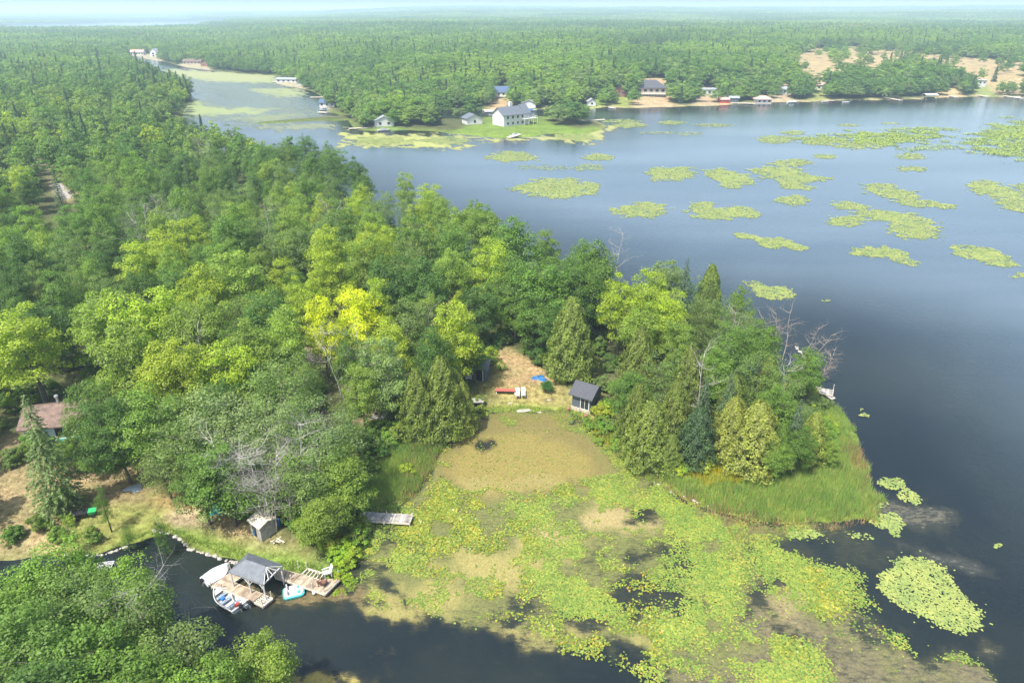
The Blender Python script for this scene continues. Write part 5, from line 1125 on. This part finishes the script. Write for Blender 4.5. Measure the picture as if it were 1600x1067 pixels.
# long grey pier
def pier(name, label, a, b_, wpx, n, z, group, mat='plank_gr'):
    p = np.array(at(*a, z)); q = np.array(at(*b_, z)); d_ = (q-p)/np.linalg.norm(q-p); s = np.array([-d_[1], d_[0]])*wpx/2
    rt = empty(name, (0, 0, 0), 0, label, 'pier', group); quad_deck(rt, [p-s, q-s, q+s, p+s], n, z, mat=mat)
    posts(rt, [p-s*.95, q-s*.95, q+s*.95, p+s*.95, (p+q)/2-s*.95, (p+q)/2+s*.95], z+.25, .06, zb=-1.5); return rt
pier('pier', 'long narrow grey pier sticking out over the lily pads', (562, 805.5), (642, 810.5), 1.35, 38, .6, 'piers')
z = .6; rt = empty('shore_landing', (0, 0, 0), 0, 'small square grey landing stage on the lake side of the point', 'landing', 'piers')
quad_deck(rt, [at(1281, 613, z), at(1301, 617, z), at(1302, 609, z), at(1281, 606, z)], 10, z, mat='plank_gr'); posts(rt, [at(1281, 613), at(1301, 617), at(1302, 609)], .9)
mb = MB(); mb.bar((*at(1292, 619), .3), (*at(1303, 624), .05), .9, .08); mb.build('ramp', M['plank_gr'], rt)
# small bench-like rack by the inlet, flat deck left of the clearing, lawn things
rt = empty('white_rack', (*at(163, 886, .4), .1), R(10), 'small white slatted rack at the inlet between the left trees', 'rack'); mb = MB()
for k in range(6): mb.bar((-.8, -.5+k*.2, .5), (.8, -.5+k*.2, .5), .08, .04)
mb.build('slats', M['white'], rt); mb = MB()
for sx in (-.75, .75):
    mb.bar((sx, -.55, .44), (sx, .55, .44), .07, .07)
    for sy in (-.5, .5): mb.box(sx-.04, sx+.04, sy-.04, sy+.04, -.4, .4)
mb.build('frame', M['white'], rt)
z = gz1(*at(747, 632)); rt = empty('wooden_platform', (*at(746, 626, z+.7), z), R(3), 'grey wooden table platform in the shade at the left of the clearing', 'table'); mb = MB()
for k in range(8): mb.box(-.85, .85, -.62+k*.155, -.49+k*.155, .72, .78)
mb.build('top', M['plank_gr'], rt)
for sx in (-.7, .7):
    for sy in (-.5, .5): MB().box(sx-.05, sx+.05, sy-.05, sy+.05, 0, .72).build('leg', M['plank_gr'], rt)
z = gz1(*at(788, 612)); rt = empty('red_bench', (*at(790, 609.5, z+.5), z), R(-3), 'long low red wooden bench left of the two white loungers', 'bench'); mb = MB()
for k in range(4): mb.box(-1.45, 1.45, -.36+k*.185, -.19+k*.185, .50, .56)
mb.build('seat', M['redwood'], rt)
for sx in (-1.3, 1.3):
    lg = MB(); lg.bar((sx, -.3, 0), (sx, -.1, .5), .1, .08); lg.bar((sx, .3, 0), (sx, .1, .5), .1, .08); lg.bar((sx, -.32, .46), (sx, .32, .46), .08, .08); lg.build('leg', M['timber'], rt)
# white loungers
def lounger(px, py, lb):
    z = gz1(*at(px, py)); rt = empty('sun_lounger', (*at(px, py, z+.3), z), R(0), lb, 'lounger', 'white sun loungers on the clearing'); w = .31
    MB().box(-w, w, -.75, .35, .30, .37).build('seat', M['white'], rt)
    MB().thick([(-w, .36, .31), (w, .36, .31), (w, .92, .68), (-w, .92, .68)], (0, -.04, .07)).build('backrest', M['white'], rt)
    for sx in (-w+.04, w-.04):
        for sy in (-.65, .3): MB().box(sx-.03, sx+.03, sy-.03, sy+.03, 0, .299).build('leg', M['white'], rt)
lounger(808.5, 614.5, 'left of the two white sun loungers beside the red bench'); lounger(817.5, 614, 'right of the two white sun loungers beside the red bench')
def blob(name, label, cat, px, py, pxw, pyh, mat, h=.35, seed=1, rz=0, group=None, n=22):
    """a crumpled heap or sheet on the ground"""
    x, y = at(px, py); z = gz1(x, y); x, y = at(px, py, z); a = at(px+pxw/2, py, z)[0]-x; b_ = at(px, py-pyh/2, z)[1]-y
    r = np.random.default_rng(seed); V = []; Fc = []
    for j in range(8):
        q = j/7
        for i in range(n):
            t = 2*math.pi*i/n; w_ = 1+.22*math.sin(3*t+seed)+.12*math.sin(5*t+seed*2)
            rr_ = (1-q)*w_; V.append((a*rr_*math.cos(t), b_*rr_*math.sin(t), (h*(1-(1-q)**2)*(.7+.6*r.random()) if j else -.05)))
    for j in range(7):
        for i in range(n): k = (i+1) % n; Fc.append((j*n+i, j*n+k, (j+1)*n+k, (j+1)*n+i))
    me = mesh_from(name, V, Fc, M[mat]); return tag(link(name, me, None, (x, y, z), rz), label, cat, group)
blob('blue_tarp', 'crumpled blue sheet on the bare ground of the clearing', 'tarp', 843, 591, 27, 9, 'tarp_b', .18, 3, R(-25))
blob('grey_tarp', 'pale grey sheet lying on the dirt yard by the cottage', 'tarp', 209, 763, 30, 13, 'tarp_gr', .15, 4)
blob('green_tarp', 'turquoise sheet heap under the trees at the yard edge', 'tarp', 250, 728, 30, 10, 'tarp_g', .5, 5)
blob('brush_pile', 'brown heap of brush in the yard left of the turquoise sheet', 'brush pile', 232, 738, 26, 9, 'deadbrown', .5, 6)
blob('white_rubble', 'pile of white rubble on the lawn under the grey green tree', 'rubble', 285, 760, 16, 10, 'stone', .4, 7)
blob('blue_bag', 'blue bag on the ground right of the white rubble', 'bag', 309, 764, 12, 8, 'tarp_b', .3, 8)
blob('tent_heap', 'dark green covered heap at the lawn edge under the trees', 'covered heap', 341, 795, 20, 20, 'teal', 1.1, 9)
blob('log_debris', 'pale driftwood heap on the bank beside the fallen tree', 'driftwood', 600, 652, 50, 8, 'dead', .35, 10)
# green wheelbarrow style cart under the slim tree
z = gz1(*at(133, 806)); rt = empty('garden_cart', (*at(133, 804, z+.3), z), R(20), 'dark garden cart with bright green tub by the inlet lawn', 'cart')
MB().loft([[(-.9, -.35, .35), (.2, -.35, .35), (.2, .35, .35), (-.9, .35, .35)], [(-1.15, -.5, .8), (.3, -.5, .8), (.3, .5, .8), (-1.15, .5, .8)]]).build('tray', M['black'], rt)
MB().loft([[(.4, -.3, .3), (1.0, -.3, .3), (1.0, .3, .3), (.4, .3, .3)], [(.35, -.42, .75), (1.15, -.42, .75), (1.15, .42, .75), (.35, .42, .75)]]).build('tub', M['green_p'], rt)
for sx in (-.7, .8):
    for sy in (-.45, .45): MB().tube((sx, sy-.04, .2), (sx, sy+.04, .2), .2, .2, 12).build('wheel', M['black'], rt)
# stones
rk = []
for k in range(6):
    r_ = random.Random(k); V = []; Fc = []; nn = 8
    for j in range(5):
        ph = -1.2+j*.6
        for i in range(nn): t = 6.283*i/nn; q = r_.uniform(.8, 1.15); V.append((q*math.cos(ph)*math.cos(t), q*math.cos(ph)*math.sin(t)*.8, q*math.sin(ph)*.6))
    for j in range(4):
        for i in range(nn): q = (i+1) % nn; Fc.append((j*nn+i, j*nn+q, (j+1)*nn+q, (j+1)*nn+i))
    Fc.append(tuple(range(nn-1, -1, -1))); Fc.append(tuple(range(4*nn, 5*nn))); rk.append(mesh_from('shore_rock', V, Fc, M['rock']))
ORDW = 'first second third fourth fifth sixth seventh eighth ninth tenth eleventh twelfth thirteenth fourteenth fifteenth sixteenth'.split()
def rocks(path, n, s0, s1, lab, group, jit=2., ENDS=('left', 'right')):
    P = np.array(path, float); seg = np.r_[0, np.cumsum(np.hypot(*np.diff(P, axis=0).T))]
    for k in range(n):
        s = seg[-1]*(k+random.uniform(.1, .9))/n; px = np.interp(s, seg, P[:, 0])+random.gauss(0, jit*.5); py = np.interp(s, seg, P[:, 1])+random.gauss(0, jit*.35)
        x, y = at(px, py); sc = random.uniform(s0, s1); o = link('shore_rock', random.choice(rk), None, (x, y, max(gz1(x, y), -.05)+sc*.2), random.uniform(0, 6), (sc, sc*.9, sc*.8)); tag(o, lab+', %s from the %s end' % ((ORDW[k], ENDS[0]) if k < n/2 else (ORDW[n-k-1], ENDS[1])), 'rock', group)
rocks([(240, 832), (262, 833), (285, 846), (300, 860), (330, 868), (352, 876), (375, 880)], 32, .14, .34, 'pale stone edging the lawn above the covered dock', 'stones along the lawn edge')
rocks([(95, 866), (130, 868), (165, 866), (200, 852)], 22, .12, .28, 'pale stone in the row behind the white rack', 'stones along the inlet edge')
rocks([(1243, 541), (1252, 552), (1262, 565), (1267, 578), (1270, 590), (1276, 603), (1282, 614)], 30, .2, .42, 'pale boulder along the lake side of the point', 'boulders along the lake side', ENDS=('far', 'near'))
rocks([(918, 660), (935, 682), (948, 695), (965, 705)], 14, .15, .35, 'stone on the pond bank below the cabin', 'stones on the pond bank')
rocks([(1000, 735), (1040, 765), (1100, 790), (1135, 800)], 9, .15, .3, 'stone in the dry reeds right of the pond', 'stones in the dry reeds')
for (px, py, sx, sy, sz, lb) in ((818, 642.5, 1.1, .5, .28, 'large flat grey slab of rock at the head of the pond'), (843, 644, .4, .25, .18, 'small pale rock right of the flat slab'), (866, 646, .45, .25, .15, 'thin pale rock near the cabin at the pond head'), (858, 629, .35, .22, .12, 'flat pale stone alone on the clearing lawn'), (797, 632, .35, .2, .12, 'brownish stone on the lawn above the flat slab')):
    x, y = at(px, py); o = link('lawn_rock', rk[0], None, (x, y, gz1(x, y)+sz*.3), .2, (sx, sy, sz)); tag(o, lb, 'rock')

# ------------------------------------------------------------------ boats
def hull_rings(L, W, H, n=12, flat=.55, stern=.8, z0=-.12):
    rings = []
    for k in range(n+1):
        t = k/n; x = -L/2+L*t; w = W/2*(stern+(1-stern)*min(1, t*2.2))*(1-max(0, (t-.45)/.55)**2.3)+.02; zk = z0+.28*max(0, (t-.7)/.3)**2; zt = H+.16*max(0, (t-.6)/.4)**1.5
        rings.append([(x, -w, zt), (x, -w*.93, (zk+zt)*.5), (x, -w*flat, zk+.03), (x, 0, zk), (x, w*flat, zk+.03), (x, w*.93, (zk+zt)*.5), (x, w, zt)])
    return rings
def open_hull(rt, L, W, H, mat, inner, stern=.8, t_=.05):
    R1 = hull_rings(L, W, H, stern=stern); mb = MB(); b = 0; n = 7
    for r_ in R1: mb.v += r_
    for k in range(len(R1)-1):
        for i in range(n-1): mb.f.append((k*n+i, k*n+i+1, (k+1)*n+i+1, (k+1)*n+i))
    mb.f.append(tuple(range(n-1, -1, -1))); h_ = mb.build('hull', M[mat], rt)
    R2 = hull_rings(L-.14, W-.14, H-.005, stern=stern, z0=.02); mb = MB()
    for r_ in R2: mb.v += r_
    for k in range(len(R2)-1):
        for i in range(n-1): mb.f.append((k*n+i+1, k*n+i, (k+1)*n+i, (k+1)*n+i+1))
    mb.f.append(tuple(range(n))); mb.build('inside', M[inner], rt)
    mb = MB()
    for s in (0, 6):
        for k in range(len(R1)-1): mb.bar(Vector(R1[k][s]), Vector(R1[k+1][s]), .07, .05)
    mb.bar(Vector(R1[0][0]), Vector(R1[0][6]), .07, .06); mb.build('gunwale', M['white'], rt)
    return R1
def motor(rt, x, tilt=0, mat='black'):
    mb = MB().loft([[(x-.38, -.13, .55), (x-.1, -.13, .55), (x-.1, .13, .55), (x-.38, .13, .55)], [(x-.42, -.16, .75), (x-.05, -.15, .75), (x-.05, .15, .75), (x-.42, .16, .75)], [(x-.35, -.1, .95), (x-.1, -.1, .92), (x-.1, .1, .92), (x-.35, .1, .95)]])
    m_ = mb.build('motor', M[mat], rt); MB().box(x-.26, x-.16, -.05, .05, -.5, .55).tube((x-.3, 0, -.4), (x-.12, 0, -.4), .1, .1, 8).build('motor_leg', M['metal'], m_)
def px_pose(a, b_, z=.1):
    p = np.array(at(*a, z)); q = np.array(at(*b_, z)); return ((p[0]+q[0])/2, (p[1]+q[1])/2, 0), math.atan2(q[1]-p[1], q[0]-p[0]), float(np.linalg.norm(q-p))
lc, rz, L = px_pose((375, 952), (336, 925)); print('boat', L)
rt = empty('fishing_boat', lc, rz, 'open aluminium fishing boat with white seats moored below the covered dock', 'boat', 'boats at the covered dock')
open_hull(rt, L, 1.75, .5, 'alu', 'white', .85)
for x_ in (-L*.28, -L*.02, L*.2): MB().box(x_-.16, x_+.16, -.66, .66, .28, .36).build('bench_seat', M['tarp_gr'], rt)
MB().thick([(L*.30, -.45, .46), (L*.30, .45, .46), (L*.44, .16, .52), (L*.44, -.16, .52)], (0, 0, .03)).build('bow_deck', M['white'], rt)
MB().box(-L*.42, -L*.34, -.3, .1, .25, .5).build('fuel_tank', M['red'], rt); MB().box(.1, .45, .05, .4, .25, .55).build('tackle_box', M['bluep'], rt); motor(rt, -L/2-.02)
# second hull alongside (blue grey stern)
lc, rz, L = px_pose((384, 944), (368, 935)); rt = empty('small_skiff', lc, rz, 'small blue grey skiff tucked between the fishing boat and the dock', 'boat', 'boats at the covered dock')
open_hull(rt, max(L, 2.2), 1.0, .4, 'alu', 'sid_blue'); MB().box(-.3, 0, -.42, .42, .22, .3).build('bench_seat', M['white'], rt); motor(rt, -max(L, 2.2)/2-.02)
# boat under a pale cover
lc, rz, L = px_pose((322, 911), (357, 889)); print('tarp boat', L)
L = max(L, 2.6); rt = empty('covered_boat', lc, rz, 'boat wrapped in a pale cover on the left side of the covered dock', 'boat', 'boats at the covered dock')
open_hull(rt, L, 1.7, .45, 'white', 'white', .8); R_ = hull_rings(L+.12, 1.82, .46, 14, stern=.8); mb = MB(); rr_ = random.Random(4)
rings = []
for r_ in R_:
    w = abs(r_[0][1]); x_ = r_[0][0]; zt = r_[0][2]; hmp = .32+.22*math.sin(x_*2.1)+rr_.uniform(-.05, .05)
    rings.append([(x_, -w-.02, zt-.18), (x_, -w, zt+.03), (x_, -w*.55, zt+hmp*.6), (x_, 0, zt+hmp), (x_, w*.55, zt+hmp*.6), (x_, w, zt+.03), (x_, w+.02, zt-.18)])
for r_ in rings: mb.v += r_
for k in range(len(rings)-1):
    for i in range(6): mb.f.append((k*7+i+1, k*7+i, (k+1)*7+i, (k+1)*7+i+1))
mb.f.append(tuple(range(7))); mb.build('cover', M['tarp_w'], rt); motor(rt, -L/2)
# pedal boat
lc, rz, L = px_pose((442.5, 930), (475.5, 922)); print('pedal', L)
rt = empty('pedal_boat', lc, rz, 'white and turquoise pedal boat moored right of the covered dock', 'pedal boat', 'boats at the covered dock'); W = 1.5
def rrect(L, W, z, c=.3, n=5):
    P = []
    for (sx, sy, a0) in ((1, 1, 0), (-1, 1, 90), (-1, -1, 180), (1, -1, 270)):
        for k in range(n): a = R(a0+90*k/(n-1)); P.append((sx*(L/2-c)+c*math.cos(a), sy*(W/2-c)+c*math.sin(a), z))
    return P
MB().loft([rrect(L*.88, W*.85, -.1, .3), rrect(L, W, .12, .35), rrect(L*1.02, W*1.02, .30, .35), rrect(L*.98, W*.97, .33, .34)]).build('hull', M['teal'], rt)
MB().loft([rrect(L*.9, W*.86, .331, .3), rrect(L*.88, W*.84, .42, .3)]).build('deck', M['white'], rt)
for sy in (-.35, .35):
    MB().box(-.35, .12, sy-.22, sy+.22, .421, .52).build('seat', M['white'], rt); MB().thick([(-.52, sy-.22, .45), (-.52, sy+.22, .45), (-.62, sy+.22, .88), (-.62, sy-.22, .88)], (.08, 0, 0)).build('backrest', M['white'], rt)
    MB().box(.35, .62, sy-.14, sy+.14, .421, .47).tube((.48, sy-.2, .5), (.48, sy+.2, .5), .04, .04, 6).build('pedals', M['teal'], rt)
MB().tube((.2, 0, .42), (.2, 0, .62), .02, .02, 6).build('steering_stick', M['black'], rt)
# chairs, buoy on the dock
def chair(px, py, mat, lb, rz, s=1.):
    x, y = at(px, py, .56); rt = empty('deck_chair', (x, y, .565), rz, lb, 'chair', 'chairs on the dock', (s, s, s))
    MB().thick([(-.28, -.3, .38), (.28, -.3, .38), (.28, .25, .30), (-.28, .25, .30)], (0, 0, .04)).build('seat', M[mat], rt)
    MB().thick([(-.28, .26, .31), (.28, .26, .31), (.26, .5, .98), (-.26, .5, .98)], (0, .04, 0)).build('backrest', M[mat], rt)
    for sx in (-.31, .31):
        MB().bar((sx, -.35, .58), (sx, .36, .58), .1, .04).build('armrest', M[mat], rt)
        for sy in (-.28, .3): MB().box(sx-.035, sx+.035, sy-.035, sy+.035, 0, .56).build('leg', M[mat], rt)
chair(504.5, 914, 'brownwood', 'brown wooden chair on the front right corner of the dock', R(160)); chair(511.5, 899, 'white', 'white chair at the bank side of the dock', R(-60), 1.1)
x, y = at(490.5, 926, .2); rt = empty('white_buoy', (x, y, .1), 0, 'round white float hanging at the front edge of the dock', 'buoy'); V = []; mb = MB()
mb.loft([[(.19*math.cos(p)*math.cos(t), .19*math.cos(p)*math.sin(t), .19*math.sin(p)+.1) for t in np.linspace(0, 6.283, 13)[:-1]] for p in np.linspace(-1.45, 1.45, 8)]); mb.build('float', M['white'], rt, smooth=True)
MB().tube((0, 0, .28), (0, .12, .5), .012, .012, 5).build('rope', M['timber'], rt)
# far docks and boats
def far_dock(px0, py0, px1, py1, wm, lb):
    p = np.array(at(px0, py0, .6)); q = np.array(at(px1, py1, .6)); d_ = (q-p)/np.linalg.norm(q-p); s = np.array([-d_[1], d_[0]])*wm/2
    rt = empty('far_dock', (0, 0, 0), 0, lb, 'dock', 'docks on the far shore'); quad_deck(rt, [p-s, q-s, q+s, p+s], 10, .7, mat='timber')
    posts(rt, [p-s*.95, q-s*.95, q+s*.95], 1.3, .08)
for a in ((795, 215, 812, 210, 2.2, 'pale dock with deck below the big white chalet'), (1120, 160, 1180, 162, 1.6, 'long low dock left of the pink roofed boathouse'), (1238, 157, 1246, 158, 2.5, 'short pale dock on the bare bank'), (1380, 152, 1408, 157, 2.0, 'long pale ramp dock in front of the tall trees'),
          (1484, 150, 1496, 152, 2.0, 'small dock on the bare bank at the right'), (1528, 149, 1545, 151, 2.2, 'pale dock below the white building at the right'), (1570, 150, 1599, 154, 2.4, 'rightmost pale dock on the far shore'), (485, 152, 505, 152, 2.2, 'pale dock across the channel in front of the white cottage'), (498, 175, 512, 176, 2.2, 'pale dock below the channel cottage'),
          (425, 128, 462, 127, 3., 'long pale dock on the channel bend'), (545, 201, 590, 199, 1.6, 'thin dock along the willow spit'), (905, 189, 944, 187, 1.6, 'thin pale sandbar dock off the spit tip'), (755, 172, 778, 173, 3., 'wide pale dock on the channel left of the chalet'), (1005, 161, 1040, 153, 1.5, 'pale stair path up the bank to the black roofed house')):
    if 'stair' in a[5]: continue
    far_dock(*a)
def far_boat(px, py, L, mat, lb, rz=0, top=None):
    x, y = at(px, py); rt = empty('moored_boat', (x, y, .05), rz, lb, 'boat', 'boats on the far shore'); open_hull(rt, L, L*.36, .6, mat, 'cream')
    if top: MB().loft([[(-L*.25, -L*.15, .55), (L*.2, -L*.13, .55), (L*.2, L*.13, .55), (-L*.25, L*.15, .55)], [(-L*.2, -L*.12, 1.3), (L*.05, -L*.1, 1.3), (L*.05, L*.1, 1.3), (-L*.2, L*.12, 1.3)]]).build('cabin', M[top], rt)
    else: MB().box(-.5, 0, -L*.15, L*.15, .3, .42).build('bench_seat', M['white'], rt)
for a in ((805, 213, 5.5, 'white', 'grey boat at the dock below the big white chalet', R(40), 'shingle_lt'), (830, 174, 6.5, 'white', 'white motor boat with blue top behind the chalet', R(10), 'bluep'), (768, 176, 8, 'white', 'white pontoon boat on the channel left of the chalet', R(3), 'white'), (600, 205, 6, 'white', 'white motor boat at the willow spit cottage', R(20), 'shingle_lt'),
          (957, 170, 5, 'white', 'white boat at the shore below the reddish cottage', R(-40), None), (1238, 161, 7, 'white', 'white speed boat at the bare bank', R(15), 'sid_blue'), (1290, 160, 4.5, 'white', 'flat white boat right of the red canoes', R(3), None), (1300, 159, 4.5, 'red', 'red canoe drawn up below the long low house', R(10), None), (1322, 161, 4.5, 'white', 'white rowing boat below the big round maple', R(0), None),
          (1494, 150, 5, 'alu', 'grey boat on the bare bank at the right', R(30), None), (440, 126, 8, 'white', 'long white boat on the channel bend', R(0), 'white'), (458, 128, 6, 'white', 'second white boat on the channel bend', R(6), 'shingle_gr'), (508, 173, 6, 'white', 'white boat with dark top at the channel cottage', R(5), 'roof_blue'), (1590, 153, 5, 'white', 'white boat at the rightmost dock', R(20), None)):
    far_boat(*a)
# covered boat lift
x, y = at(1452, 156); rt = empty('boat_lift', (x, y, 0), R(3), 'white roofed boat lift standing in the water by the tall trees', 'boat lift')
gable_roof(rt, 7.5, 4.5, 2.9, .7, 'x', .3, 'white')
for sx in (-3.5, 3.5):
    for sy in (-2, 2): MB().tube((sx, sy, -1.5), (sx, sy, 2.9), .1, .1, 6).build('post', M['metal'], rt)
MB().loft([[(-3, -.9, .5), (3, -.3, .6), (3, .3, .6), (-3, .9, .5)], [(-3.1, -1.1, 1.4), (3.2, -.4, 1.5), (3.2, .4, 1.5), (-3.1, 1.1, 1.4)]]).build('hoisted_boat', M['black'], rt)

# ------------------------------------------------------------------ air
hz = MB().box(-13500, 13500, -300, 13500, -3.2, 118); m = bpy.data.materials.new('air'); m.use_nodes = True; nt = m.node_tree; nt.nodes.clear()
o = nt.nodes.new('ShaderNodeOutputMaterial'); v = nt.nodes.new('ShaderNodeVolumePrincipled')
v.inputs['Color'].default_value = (.64, .84, 1.0, 1); v.inputs['Density'].default_value = 0.00025; v.inputs['Anisotropy'].default_value = 0.0
nt.links.new(v.outputs[0], o.inputs['Volume']); hb = hz.build('haze', m); tag(hb, 'thin summer haze over the lake and the woods', kind='stuff')
